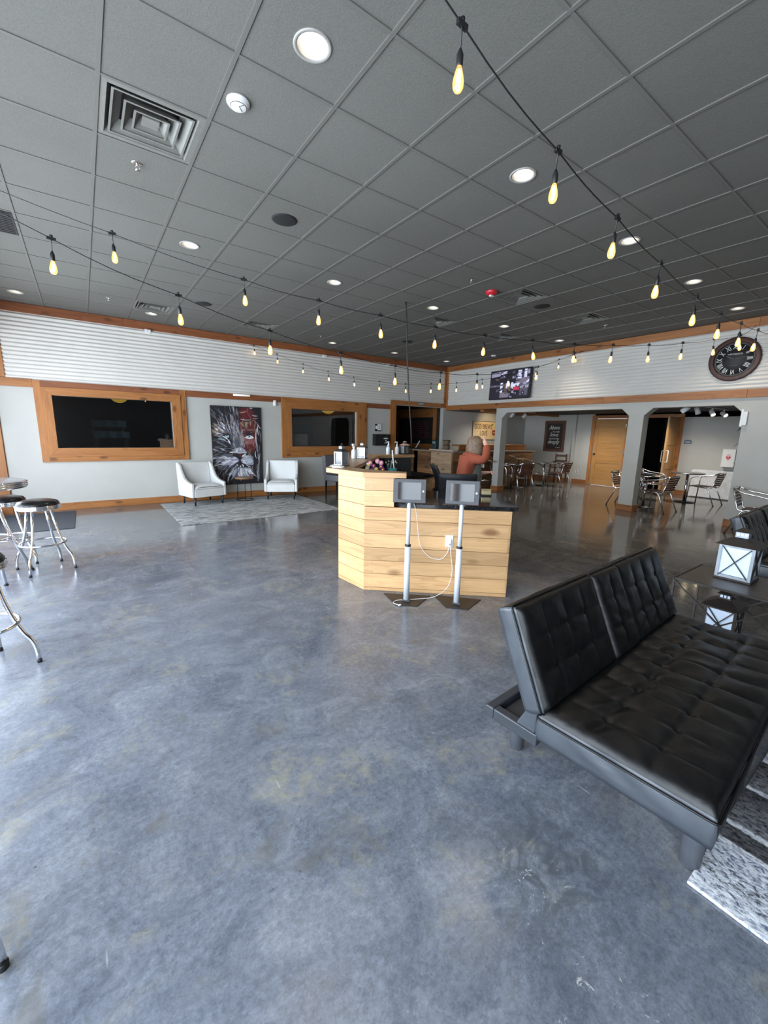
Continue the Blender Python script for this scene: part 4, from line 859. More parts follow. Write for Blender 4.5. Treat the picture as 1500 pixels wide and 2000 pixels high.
def futon(label,loc,rz):
    r=thing('futon_sofa',label,'futon',loc,rz,group='black leather futon sofas')
    L=1.60; mb=MB()
    mb.box(.0,L,.82,.865,.245,.302)
    for x in (0,L-.045): mb.box(x,x+.045,.60,.82,.245,.302); mb.box(x+(.06 if x==0 else -.06),x+(.105 if x==0 else -.015),.06,.60,.245,.284)
    mb.box(.06,L-.06,.03,.06,.245,.284); mb.box(.045,L-.045,.5,.82,.255,.268); mb.build('base_frame',pm('window_lit_black_frame',(.032,.036,.043),.38),r,bevel=.006)  # black frame lifted to blue-grey, window light painted into the colour
    lg=MB(); lg.lathe([(.030,0),(.033,.004),(.039,.244),(.039,.245)],20); l0=lg.build('leg',pm('window_lit_leg',(.06,.066,.078),.42),r); l0.location=(.21,.075,0)  # leg colour lightened to carry the window light
    for p in ((1.39,.075),(.21,.81),(1.39,.81)): o=l0.copy(); C.objects.link(o); o.parent=r; o.location=(*p,0)
    s=cushion(L,.60,.145,10,3,seed=3,wr=.005); s.build('seat_cushion',[LEATHER,LIT_LEATHER],r).location=(0,0,.285)
    th=math.atan2(.4,.917); M=Matrix.Translation((0,.665,.385))@Matrix.Rotation(PI/2-th,4,'X')
    for x0,x1,c,sd in ((0,.668,4,5),(.676,.962,2,6),(.970,L,4,7)):
        T=.118 if c!=2 else .128
        cushion(x1-x0,.44,T,c,3,seed=sd,r=.022,amp=.015).build('back_cushion' if c!=2 else 'console_cushion',[LEATHER,LIT_LEATHER if x0==0 else LEATHER],r,M=Matrix.Translation((x0,0,0))@M)
    mb=MB(); mb.prism([(.61,.306),(.605,.43),(.655,.40),(.70,.306)],-.002,.02,axis='x'); mb.build('hinge_cover',LIT_LEATHER,r,bevel=.006); 
    return r
f1=futon('black tufted leather futon in the right foreground on a striped rug',(1.47,.245,0),math.radians(3.2))
dup(f1,'second black futon, cut off by the right edge behind the end table lanterns',(5.07,.36,0),math.radians(1.5))
mb=MB(); mb.box(0,3.2,-2.5,0,0,.012); o=mb.build('striped_rug',RUGB,bevel=.004); o.location=(1.585,.31,.001); tag(o,'grey, white and black striped rug under the front futon','rug')
o['label']='grey, white and black striped rug under the foreground futon'
# end table with lanterns
r=thing('end_table','dark wood end table with thin X-braced bronze frame beside the futon','end table',(3.5,.47,0)); W,D,Hh=.57,.62,.53
mb=MB(); mb.box(.012,W-.012,.012,D-.012,Hh-.018,Hh); mb.build('table_top',wood('charred_oak_top',(.07,.05,.04),(.03,.022,.018),'y',knots=False,rough=.4),r)
mb=MB()
for z in (Hh-.006,): 
    for a,b in (((0,0),(W,0)),((W,0),(W,D)),((W,D),(0,D)),((0,D),(0,0))): mb.beam((*a,z),(*b,z),.014,.014)
mb.build('top_frame',BRONZE,r)
for x,y in ((0,0),(W,0),(W,D),(0,D)): mb=MB(); mb.beam((x,y,0),(x,y,Hh),.014,.014); mb.build('leg',BRONZE,r)
for x in (0,W): mb=MB(); mb.beam((x,.0,Hh-.02),(x+.004,D,.012),.01,.01); mb.beam((x,D,Hh-.02),(x-.004,.0,.012),.01,.01); mb.build('cross_brace',BRONZE,r)
def lantern(label,loc,rz,w,h,body,roof,pane,candle=False,lattice=True,group=None,top=None):
    r=thing('lantern',label,'lantern',loc,rz,group); a=w/2; bh=h*.63; t=w*.09
    mb=MB(); mb.box(-a*1.06,a*1.06,-a*1.06,a*1.06,0,h*.035); mb.build('base',roof,r,bevel=.002)
    mb=MB()
    for sx in (-1,1):
        for sy in (-1,1): mb.box(sx*a-(t if sx>0 else 0),sx*a+(t if sx<0 else 0),sy*a-(t if sy>0 else 0),sy*a+(t if sy<0 else 0),h*.036,bh)
    for z0,z1 in ((h*.036,h*.036+t),(bh-t,bh)):
        for s in (-1,1): mb.box(-a+t,a-t,s*a-(t if s>0 else 0),s*a+(t if s<0 else 0),z0,z1); mb.box(s*a-(t if s>0 else 0),s*a+(t if s<0 else 0),-a+t,a-t,z0,z1)
    mb.build('frame',body,r)
    if lattice:
        z0,z1=h*.036+t*.5,bh-t*.5
        for s in (-1,1):
            mb=MB(); x=s*(a-.003)
            mb.beam((x,-a+t,z0),(x,a-t,z1),t*.6,.006); mb.beam((x,a-t,z0),(x,-a+t,z1),t*.6,.006); mb.build('cross_bar',roof,r)
            mb=MB(); mb.beam((-a+t,x,z0),(a-t,x,z1),t*.6,.006); mb.beam((a-t,x,z0),(-a+t,x,z1),t*.6,.006); mb.build('cross_bar',roof,r)
    for s in (-1,1):
        mb=MB(); mb.box(-a+t,a-t,s*(a-.012)-.0015,s*(a-.012)+.0015,h*.04+t,bh-t); mb.build('pane',pane,r); mb=MB(); mb.box(s*(a-.012)-.0015,s*(a-.012)+.0015,-a+t,a-t,h*.04+t,bh-t); mb.build('pane',pane,r)
    if candle: mb=MB(); mb.lathe([(.001,0),(a*.52,0),(a*.52,bh*.58),(a*.45,bh*.6),(a*.1,bh*.57),(.004,bh*.57),(.003,bh*.66),(.0005,bh*.66)],18,(0,0,h*.037)); mb.build('candle',CREAM,r)
    mb=MB(); b=a*1.22; c=a*.36
    mb.add([(sx*b,sy*b,bh) for sx,sy in ((-1,-1),(1,-1),(1,1),(-1,1))]+[(sx*a*.8,sy*a*.8,bh+h*.075) for sx,sy in ((-1,-1),(1,-1),(1,1),(-1,1))]+[(sx*c,sy*c,bh+h*.13) for sx,sy in ((-1,-1),(1,-1),(1,1),(-1,1))],
      [(0,1,2,3),(8,9,10,11)]+[(k,(k+1)%4,4+(k+1)%4,4+k) for k in range(4)]+[(4+k,4+(k+1)%4,8+(k+1)%4,8+k) for k in range(4)]); mb.build('roof',top or roof,r)
    mb=MB(); z=bh+h*.13; mb.box(-c,c,-c,c,z,z+h*.10)
    for i in range(3): 
        y=(i-1)*c*.6; mb.box(-c-.001,-c,y-c*.2,y+c*.2,z+h*.03,z+h*.08,1); mb.box(c,c+.001,y-c*.2,y+c*.2,z+h*.03,z+h*.08,1)
    mb.build('chimney',[body,pane if not candle else BLACK],r); z+=h*.10
    mb=MB(); mb.add([(sx*c*1.35,sy*c*1.35,z) for sx,sy in ((-1,-1),(1,-1),(1,1),(-1,1))]+[(sx*c*.3,sy*c*.3,z+h*.07) for sx,sy in ((-1,-1),(1,-1),(1,1),(-1,1))],[(0,1,2,3),(4,5,6,7)]+[(k,(k+1)%4,4+(k+1)%4,4+k) for k in range(4)]); mb.build('cap',top or roof,r)
    mb=MB(); R0=h*.035; mb.tube([(0,R0*math.cos(q*PI/8),z+h*.07+R0*.8+R0*math.sin(q*PI/8)) for q in range(16)],h*.006,6,closed=True); mb.build('ring',roof,r)
    return r
FROST=pm('frosted_white_pane',(.62,.72,.86),.35,var=.03); GFRAME=pm('zinc_grey_frame',(.30,.33,.37),.4,.4)
lantern('large square lantern standing on top of the end table, frosted X panes',(3.865,.82,.531),0,.208,.415,GFRAME,BRONZE,FROST,group='large square lanterns')
lantern('large square lantern on the floor beneath the end table',(4.0,.88,.001),0,.208,.415,BRONZE,BRONZE,FROST,group='large square lanterns')
# ------------------------------------------------------------------ diner bar table and stools at the left edge
SEATV=pm('black_vinyl_seat',(.010,.010,.011),.25)
def stool():
    r=thing('bar_stool','x','bar stool',group='chrome diner bar stools')
    mb=MB(); mb.lathe([(.001,.775),(.11,.772),(.165,.757),(.183,.735),(.186,.722),(.001,.722)],32); mb.build('seat_pad',SEATV,r)
    mb=MB(); pr=[(.17,.722)]
    for i in range(3): z=.718-i*.017; pr+=[(.188,z),(.192,z-.004),(.188,z-.011),(.184,z-.014)]
    pr+=[(.17,.668),(.001,.668)]; mb.lathe(pr,36); mb.build('seat_band',CHROME,r)
    mb=MB(); mb.tube([(.205*math.cos(a*PI/18),.205*math.sin(a*PI/18),.30) for a in range(36)],.011,8,closed=True); mb.build('foot_ring',CHROME,r)
    for q in range(4):
        a=PI/4+q*PI/2; c,s=math.cos(a),math.sin(a)
        P=[(.115,.668),(.15,.45),(.19,.30),(.225,.215),(.262,.16),(.278,.09),(.282,.012)]
        mb=MB(); mb.tube(rnd([(x*c,x*s,z) for x,z in P],.05,4),.0125,10); mb.lathe([(.014,.0),(.015,.02),(.013,.022)],10,(.282*c,.282*s,0),m=1); mb.build('leg',[CHROME,BLACK],r)
    return r
s=stool(); s.location=(-.46,5.66,0); s.rotation_euler.z=.35; s['label']='chrome bar stool with whole black seat in view, right of the bar table'
dup(s,'chrome bar stool in left foreground, cut off by the picture edge',(-.655,3.40,0),.62)
dup(s,'chrome bar stool behind the bar table, only half its seat showing',(-.78,6.12,0),.1)
dup(s,'chrome bar stool of which a single foot shows at bottom left',(-.60,1.47,0),math.radians(-65))
r=thing('bar_table','round diner bar table with ribbed chrome edge at the left','bar table',(-.885,5.55,0))
mb=MB(); mb.lathe([(.001,1.0),(.36,1.0),(.372,.997)],40); mb.build('table_top',pm('grey_laminate',(.22,.22,.23),.2),r)
mb=MB(); pr=[(.372,.998)]
for i in range(3): z=.996-i*.02; pr+=[(.378,z),(.382,z-.006),(.378,z-.014),(.374,z-.017)]
pr+=[(.37,.932),(.001,.932)]; mb.lathe(pr,44); mb.build('edge_band',CHROME,r)
mb=MB(); mb.tube([(.19*math.cos(a*PI/18),.19*math.sin(a*PI/18),.42) for a in range(36)],.011,8,closed=True); mb.build('foot_ring',CHROME,r)
for q in range(4):
    a=.42+q*PI/2; c,s_=math.cos(a),math.sin(a); mb=MB(); mb.tube(rnd([(x*c,x*s_,z) for x,z in ((.13,.932),(.13,.72),(.19,.42),(.33,.012))],.1,5),.016,10); mb.lathe([(.018,0),(.018,.015)],10,(.33*c,.33*s_,0),m=1); mb.build('leg',[CHROME,BLACK],r)
mb=MB(); mb.box(0,1.03,0,1.62,0,.009); o=mb.build('door_mat',MAT,bevel=.004); o.location=(-1.265,7.79,.001); tag(o,'black door mat on the concrete at the far left','mat')
# ------------------------------------------------------------------ seating group under the painting
mb=MB(); mb.box(0,2.96,0,2.32,0,.009); o=mb.build('area_rug',RUGA,bevel=.004); o.location=(1.16,7.13,.001); tag(o,'pale grey distressed area rug under the white armchairs','rug')
def armchair():
    r=thing('armchair','x','armchair',group='white leather armchairs'); RZ=.0
    prof=[(-.29,.17),(.31,.17),(.36,.84),(.29,.85),(.22,.80),(.14,.66),(.05,.55),(-.08,.49),(-.22,.465),(-.29,.455)]
    for s in (-1,1): mb=MB(); mb.prism(prof,s*.335-.03,s*.335+.03,axis='x'); mb.build('arm',WHLEATHER,r,bevel=.018,seg=3)
    mb=MB(); mb.grid(lambda a,b:(-.304+.608*a,.235+.05*b-.05*math.sin(PI*a)*0,.40+.445*b),8,6); M=[(.0,0)]
    mb=MB(); mb.prism([(.20,.18),(.31,.18),(.36,.842),(.285,.846)],-.304,.304,axis='x'); mb.build('backrest',WHLEATHER,r,bevel=.02,seg=3)
    mb=MB(); mb.box(-.304,.304,-.29,.22,.17,.34); mb.build('seat_base',WHLEATHER,r,bevel=.012)
    mb=MB(); mb.grid(lambda a,b:(-.29+.58*a,-.305+.52*b,.345+.085*(1-(2*abs(a-.5))**6*.55)*(1-(2*abs(b-.5))**6*.55)),16,16); mb.box(-.29,.29,-.305,.215,.341,.37); mb.build('seat_cushion',WHLEATHER,r,bevel=.01)
    mb=MB()
    for s in (-1,1):
        for i in range(len(prof)-1):
            if i<2: continue
            (a,b),(c,d)=prof[i],prof[i+1]; n=max(2,int(math.hypot(c-a,d-b)/.022))
            for q in range(n): t=q/n; mb.ball((s*.366,a+(c-a)*t,b+(d-b)*t),.004,n=6)
    mb.build('nailhead_trim',pm('pewter_nailheads',(.35,.34,.32),.3,.8),r)
    for x,y in ((-.29,-.25),(.29,-.25),(-.28,.26),(.28,.26)): mb=MB(); mb.lathe([(.015,0),(.026,.17)],10,(x,y,0)); o=mb.build('leg',BLACK,r)
    return r
a1=armchair(); a1.location=(1.93,9.13,.0105); a1.rotation_euler.z=math.radians(14); a1['label']='white nailhead armchair left of the lion painting'
dup(a1,'white nailhead armchair right of the lion painting',(3.64,9.06,.0105),math.radians(-27))
r=thing('side_table','small round side table with wood top on thin black legs, below the painting','side table',(2.80,9.14,.0105))
mb=MB(); mb.lathe([(.001,.51),(.19,.51),(.195,.505),(.195,.475),(.001,.475)],32); mb.build('table_top',wood('walnut_round_top',(.30,.16,.08),(.14,.07,.035),'x',knots=False,rough=.3),r)
for q in range(3): a=.3+q*2.094; mb=MB(); mb.tube([(.165*math.cos(a),.165*math.sin(a),.474),(.165*math.cos(a),.165*math.sin(a),.012)],.008); mb.build('leg',BLACKMETAL,r)
mb=MB(); mb.tube([(.175*math.cos(a*PI/18),.175*math.sin(a*PI/18),.009) for a in range(36)],.009,8,closed=True); mb.build('base_ring',BLACKMETAL,r)
r=thing('upholstered_chair','grey tufted upholstered chair behind the left end of reception desk','chair',(5.22,9.25,0),math.radians(20))
mb=MB(); mb.prism([(.17,.42),(.26,.42),(.32,.93),(.26,.95),(.20,.93)],-.25,.25,axis='x'); mb.build('backrest',GREYFAB,r,bevel=.02,seg=3)
mb=MB(); mb.box(-.25,.25,-.25,.25,.31,.46); mb.build('seat',GREYFAB,r,bevel=.02,seg=3); mb=MB()
for x in (-.15,0,.15):
    for z in (.62,.78): mb.ball((x,.205+(z-.6)*.1,z),.014,.01,.014,n=8)
mb.build('button',GREYPL,r)
for x,y in ((-.21,-.2),(.21,-.2),(-.21,.21),(.21,.21)): mb=MB(); mb.beam((x,y,0),(x*.98,y*.97,.31),.035,.035); mb.build('leg',BLACK,r)
# ------------------------------------------------------------------ reception desk
A_,B_,C_=Vector((2.094,3.693,0)),Vector((2.129,3.25,0)),Vector((3.177,2.338,0))
FD=(C_-B_).normalized(); NI=Vector((-FD.y,FD.x,0)); RF=math.atan2(FD.y,FD.x)
desk=thing('reception_desk','pale pine plank reception desk with black granite worktop','reception desk',tuple(B_))
def onDesk(mb,name,mat,rz=0,**k):
    """mb is in world coordinates; the part gets a local frame turned by rz so its grain follows it"""
    o=mb.build(name,mat,desk,M=Matrix.Rotation(-rz,4,'Z')@Matrix.Translation(-B_),**k); o.rotation_euler.z=rz; return o
ZS=[.036,.177,.312,.445,.583,.717,.861,1.005,1.132]
SCREW=pm('bright_screw_head',(.75,.70,.62),.3,.5)
def planks(p0,p1,zs,thick=.022,screws=()):
    p0,p1=Vector(p0),Vector(p1); d=(p1-p0); L=d.length; d.normalize(); n=Vector((-d.y,d.x,0)); mb=MB()
    for a,b in zip(zs[:-1],zs[1:]):
        a+=.0018; b-=.0018; q=[p0+n*0,p1+n*0,p1+n*thick,p0+n*thick]
        mb.add([(v.x,v.y,z) for z in (a,b) for v in q],[(0,1,2,3),(4,5,6,7)]+[(k,(k+1)%4,4+(k+1)%4,4+k) for k in range(4)],0)
        for t in screws:
            for f in (.25,.75):
                if t<L: c=p0+d*t-n*.001; z=a+(b-a)*f; mb.ball((c.x,c.y,z),.0045,n=6,m=1)
    return mb
rL=math.atan2(B_.y-A_.y,B_.x-A_.x)
onDesk(planks(B_,C_,[0.0]+ZS[:6]+[.849],screws=(.06,.42,.85)),'front_planks',[PINE,SCREW],RF,bevel=.0015,seg=1)
onDesk(planks(B_,B_+FD*.283,[.852,1.005,1.132],screws=(.06,)),'upper_planks',[PINE,SCREW],RF,bevel=.0015,seg=1)
onDesk(planks(A_,B_,[0.0]+ZS),'corner_planks',[PINE,SCREW],rL,bevel=.0015,seg=1)
mb=MB(); q=[B_+FD*.283+NI*.0,B_+FD*.283+NI*.10,B_+FD*.262+NI*.10,B_+FD*.262+NI*.023]; mb.prism([(v.x,v.y) for v in q],.893,1.132); onDesk(mb,'upright_end',PINE,RF)
E0=C_+NI*.001; onDesk(planks(C_+FD*.002,C_+FD*.002+NI*.92,[0.0]+ZS[:6]+[.849]),'end_planks',[PINE,SCREW],RF+PI/2,bevel=.0015,seg=1)
P4,P5=Vector((3.62,5.74,0)),Vector((4.63,5.74,0))
onDesk(planks(P4,A_,[0.0]+ZS,thick=.03),'rear_diagonal_planks',[PINE,SCREW],math.atan2(A_.y-P4.y,A_.x-P4.x)); onDesk(planks(P5,P4,[0.0]+ZS,thick=.03),'rear_planks',[PINE,SCREW],PI)
mb=MB(); mb.box(4.60,4.63,5.0,5.705,0,.849); onDesk(mb,'rear_end_panel',PINE,PI/2)
# granite worktop and upstands
WT=[(2.372,3.012),(3.212,2.296),(3.80,2.975),(3.20,3.55),(3.93,4.95),(4.65,4.95),(4.65,5.70),(3.70,5.70),(2.19,3.72),(2.215,3.30),(2.40,3.10)]
mb=MB(); mb.prism(WT,.852,.892); onDesk(mb,'granite_worktop',GRANITE,0,bevel=.004)
mb=MB(); mb.prism([(2.235,3.70),(3.77,5.60),(3.74,5.63),(2.21,3.73)],.893,1.131); onDesk(mb,'granite_upstand',GRANITE)
mb=MB(); mb.prism([(3.78,5.60),(4.64,5.60),(4.64,5.63),(3.78,5.63)],.893,1.131); onDesk(mb,'granite_upstand',GRANITE)
# raised timber ledge in mitred boards
O1,I1,O2,I2,O3,I3=(2.405,2.965),(2.505,3.085),(2.092,3.222),(2.30,3.44),(2.005,3.79),(2.28,3.71)
O4,I4,O5,I5=(3.60,5.92),(3.92,5.54),(4.66,5.92),(4.66,5.54)
for nm,pl,rz in (('front',[O1,I1,I2,O2],RF),('corner',[O2,I2,I3,O3],rL),('diag',[O3,I3,I4,O4],math.atan2(1.82,1.64)),('back',[O4,I4,I5,O5],0)):
    mb=MB(); mb.prism(pl,1.1335,1.18); mb.m=[1 if i==1 else 0 for i in range(len(mb.f))]; onDesk(mb,'ledge_board',[PINE,PINE_TOP],rz,bevel=.002)
def on_desk_t(t,out,z): p=B_+FD*t-NI*out; return (p.x,p.y,z)
r=thing('outlet_plate','white power outlet on the desk front with a plug in it','outlet',on_desk_t(.822,.0005,.542),RF)
mb=MB(); mb.box(-.036,.036,-.008,0,-.058,.058); mb.build('plate',pm('white_outlet_plate',(.68,.76,.82),.4),r,bevel=.002); mb=MB()
for z in (-.028,.028): mb.box(-.017,.017,-.0105,-.0085,z-.016,z+.016)
mb.build('socket',WHITE,r); mb=MB(); mb.box(-.012,.018,-.035,-.011,-.045,.02); mb.build('plug',WHITE,r,bevel=.004)
# tablet kiosks
SCRN=pm('black_tablet_glass',(.012,.013,.016),.06)
def kiosk():
    r=thing('tablet_kiosk','x','tablet kiosk',group='tablet kiosks on white poles')
    mb=MB(); mb.prism([(-.225,.115),(.225,.115),(.105,-.15),(-.085,-.15)],0,.006); mb.build('base_plate',BRONZE,r)
    mb=MB(); mb.box(-.035,.035,-.07,-.035,.006,.022); mb.build('foot_block',GREYPL,r,bevel=.003)
    mb=MB(); mb.lathe([(.027,.022),(.027,.535)],20,(0,-.04,0)); mb.build('lower_pole',WHITESTEEL,r); mb=MB(); mb.lathe([(.028,.535),(.028,.552),(.019,.555)],20,(0,-.04,0)); mb.build('collar',BLACK,r)
    mb=MB(); mb.lathe([(.0185,.553),(.0185,.965)],18,(0,-.04,0)); mb.build('upper_pole',WHITESTEEL,r)
    M=Matrix.Translation((0,-.055,1.045))@Matrix.Rotation(math.radians(-4),4,'X')
    mb=MB(); mb.box(-.145,.145,-.012,.028,-.105,.105); en=mb.build('enclosure',GREYPL,r,M=M,bevel=.004)
    mb=MB(); mb.box(-.102,.102,-.0145,-.0125,-.076,.076); mb.build('screen',SCRN,en,M=M); mb=MB(); mb.lathe([(.001,.004),(.009,.004),(.009,0)],14,(.122,-.0125,0),M=Matrix.Rotation(PI/2,4,'X')); mb.build('home_button',WHITE,en,M=M)
    mb=MB(); mb.box(-.03,.03,.01,.05,-.12,-.06); mb.build('mount',BLACK,r,M=M)
    return r
k1=kiosk(); k1.location=(2.335,2.825,.001); k1.rotation_euler.z=RF; k1['label']='left tablet kiosk on white pole in front of the desk, cable at its side'
dup(k1,'right tablet kiosk on white pole in front of the desk',(2.688,2.515,.001),RF-.12)
def cab(P,lab): 
    mb=MB(); q=[Vector(p)-Vector(P[0]) for p in rnd(P,.12,6)]; mb.tube(q,.0032,6); e=q[-1]; mb.box(e.x-.012,e.x+.012,e.y-.008,e.y+.008,e.z-.004,e.z+.006); o=mb.build('charging_cable',WHITE); o.location=P[0]; tag(o,lab,'cable','white charging cables')
k=lambda t,o,z: on_desk_t(t,o,z)
cab([k(.415,.245,1.06),k(.45,.235,1.0),k(.50,.15,.85),k(.525,.04,.6),k(.55,.015,.47),k(.64,.02,.37),k(.76,.02,.355),k(.815,.03,.44),k(.82,.045,.52)],'white cable looping from left tablet to the desk outlet')
cab([k(.83,.045,.52),k(.845,.03,.40),k(.87,.03,.24),k(.83,.05,.08),k(.70,.13,.0125),k(.50,.20,.0125),k(.34,.24,.0125),k(.31,.31,.0125),k(.38,.35,.0125)],'white cable falling from the outlet to the floor plate')

# ------------------------------------------------------------------ things on the desk
STEEL=pm('antique_steel',(.35,.35,.36),.35,.7); DKROOF=pm('dark_lantern_roof',(.05,.047,.045),.4,.6); COP=pm('copper_pink_roof',(.62,.42,.34),.4,.5)
lantern('small steel candle lantern nearest on the desk ledge, beside papers',(2.27,3.93,1.181),.3,.118,.245,STEEL,DKROOF,LGLASS,True,False,'small candle lanterns')
lantern('small steel candle lantern midway along desk ledge, spray bottle behind it',(3.16,4.90,1.181),.7,.118,.245,STEEL,DKROOF,LGLASS,True,False,'small candle lanterns')
lantern('small copper-topped candle lantern at the far end of the desk ledge',(4.53,5.66,1.181),.1,.118,.245,BRONZE,BRONZE,LGLASS,True,False,'small candle lanterns',top=COP)
def bottle(lab,loc,rz,mat,kind):
    r=thing('pump_bottle' if kind=='pump' else 'spray_bottle',lab,'bottle',loc,rz,'bottles on the desk ledge'); mb=MB(); mb.lathe([(.001,0),(.034,0),(.036,.01),(.036,.10),(.028,.125),(.013,.135),(.013,.15)],18); mb.build('body',mat,r)
    mb=MB()
    if kind=='pump': mb.lathe([(.015,.145),(.015,.165),(.005,.17),(.005,.20),(.012,.205),(.012,.215)],12); mb.tube([(0,0,.209),(-.03,0,.211),(-.038,0,.20)],.006,8); mb.build('pump_head',WHITE,r)
    else: mb.lathe([(.015,.145),(.015,.175)],12); mb.box(-.035,.03,-.012,.012,.175,.205); mb.tube([(-.02,0,.178),(-.03,0,.15)],.005,6); mb.build('trigger_head',WHITE,r,bevel=.004)
    return r
CLR=pm('milky_bottle',(.60,.66,.70),.3,var=.05)
bottle('white spray bottle behind the middle desk lantern',(3.045,4.93,1.181),.4,CLR,'spray')
bottle('white pump bottle left on the far desk ledge',(4.205,5.70,1.181),.2,CLR,'pump')
bottle('white pump bottle beside the copper lantern on far desk ledge',(4.385,5.69,1.181),-.2,CLR,'pump')
bottle('dark pump bottle standing behind the left white pump bottle',(4.29,5.80,1.181),.0,BLACK,'pump')
mb=MB(); mb.lathe([(.075,0),(.082,.012),(.078,.05),(.066,.10),(.042,.135),(.001,.148)],20); r=thing('knit_cap','dark maroon cap behind the copper lantern on far ledge','cap',(4.60,5.83,1.181)); mb.build('crown',pm('maroon_knit',(.055,.014,.02),.9,var=.3,scale=90,bmp=.3),r)
mb=MB(); mb.lathe([(.083,.0),(.086,.014),(.083,.028)],20); mb.build('brim_band',pm('maroon_band',(.04,.01,.015),.9),r)
p0=None
for i,(dx,dy,a) in enumerate(((0,0,.15),(.012,.008,.3),(-.01,.012,.05))):
    mb=MB(); mb.box(-.085,.085,-.055,.055,0,.006); o=mb.build('paper_pad',PAPER); o.location=(2.13+dx,3.78+dy,1.1815+i*.0065); o.rotation_euler.z=.9+a; tag(o,['lowest white paper pad at the left tip of the desk ledge','middle white paper pad at the left tip of the desk ledge','top white paper pad at the left tip of the desk ledge'][i],'paper','paper pads on the ledge')
r=thing('flower_vase','bunch of pink, purple and white flowers inside the desk','flowers',(2.90,4.18,.893)); mb=MB(); mb.lathe([(.001,0),(.05,0),(.06,.08),(.045,.15),(.05,.16),(.045,.155),(.001,.02)],18); mb.build('vase',GREYPL,r)
FC=[pm('flower_%s'%n,c,.7) for n,c in (('pink',(.72,.36,.52)),('plum',(.28,.05,.22)),('white',(.75,.75,.78)),('lime',(.55,.68,.30)))]; Rf=random.Random(3)
for i,(fx,fz,fm) in enumerate(((-.10,.22,2),(-.06,.285,0),(-.02,.25,1),(.015,.21,3),(.03,.31,0),(.065,.245,1),(-.045,.2,1),(.1,.21,1),(-.085,.265,2),(.07,.29,0))):
    dx,dy=fx*.8+.0,-fx*.6; d=Vector((-.03-.02*Rf.random(),-.04,0)); c=Vector((dx,dy,fz))+d; mb=MB(); n=11
    for q in range(n):
        for rr,zz,L in ((.0,.0,.042),(.25,.012,.03)):
            a=q*2*PI/n+rr; ux=Vector((math.cos(a)*.62+.0,-math.cos(a)*.45,math.sin(a)*.8)); fr=Vector((-.58,-.80,.15)); sd=ux.cross(fr).normalized()
            p=[c+fr*zz,c+ux*L*.6+sd*.009+fr*(zz+.004),c+ux*L+fr*(zz-.002),c+ux*L*.6-sd*.009+fr*(zz+.004)]; mb.add(p,[(0,1,2,3)],0)
    mb.ball(tuple(c+Vector((-.58,-.80,.15))*.016),.009,n=8,m=1); mb.tube([tuple(c),(dx*.2,dy*.2,.13)],.0025,5,m=2); mb.build('flower',[FC[fm],YEL,LEAFM],r)
r=thing('pencil_cup','teal cup holding a tall white stick inside the desk','cup',(3.30,4.36,.893)); mb=MB(); mb.lathe([(.001,0),(.05,0),(.053,.19),(.049,.19),(.046,.01),(.001,.01)],22); mb.build('cup',TEAL,r); mb=MB(); mb.tube([(.03,-.02,.02),(-.01,.01,.43)],.008,8); mb.build('white_stick',WHITE,r); mb=MB(); mb.tube([(-.03,.02,.02),(-.055,-.04,.30)],.005,6); mb.build('pen',STEEL,r); mb=MB(); mb.tube([(-.03,.03,.02),(-.07,.02,.24)],.005,6); mb.build('blue_pen',TEAL,r)
r=thing('pen_holder','black wire holder bristling with white-tipped pens inside the desk','pen holder',(3.84,5.12,.893)); mb=MB(); mb.lathe([(.001,0),(.055,0),(.06,.11),(.056,.11),(.05,.01),(.001,.01)],16); mb.build('cup',BLACK,r)
for i in range(9): a=i*.7; mb=MB(); e=(.085*math.cos(a),.085*math.sin(a),.17+.05*Rf.random()); mb.tube([(.02*math.cos(a),.02*math.sin(a),.02),e],.006,6); mb.ball(e,.011,n=8,m=1); mb.build('pen',[BLACK,WHITE],r)
r=thing('brass_stand','small brass-coloured box stand on the granite near the kiosks','stand',(3.52,2.95,.893),RF); BRS=pm('pale_brass',(.62,.52,.30),.3,.6); mb=MB(); mb.box(-.055,.055,-.035,.035,0,.012); mb.build('foot',BLACK,r); mb=MB(); mb.box(-.05,.05,-.03,.03,.012,.06); mb.build('body',BRS,r,bevel=.004); mb=MB(); mb.box(-.053,.053,-.033,.033,.061,.07); mb.build('lid',BRS,r,bevel=.003)
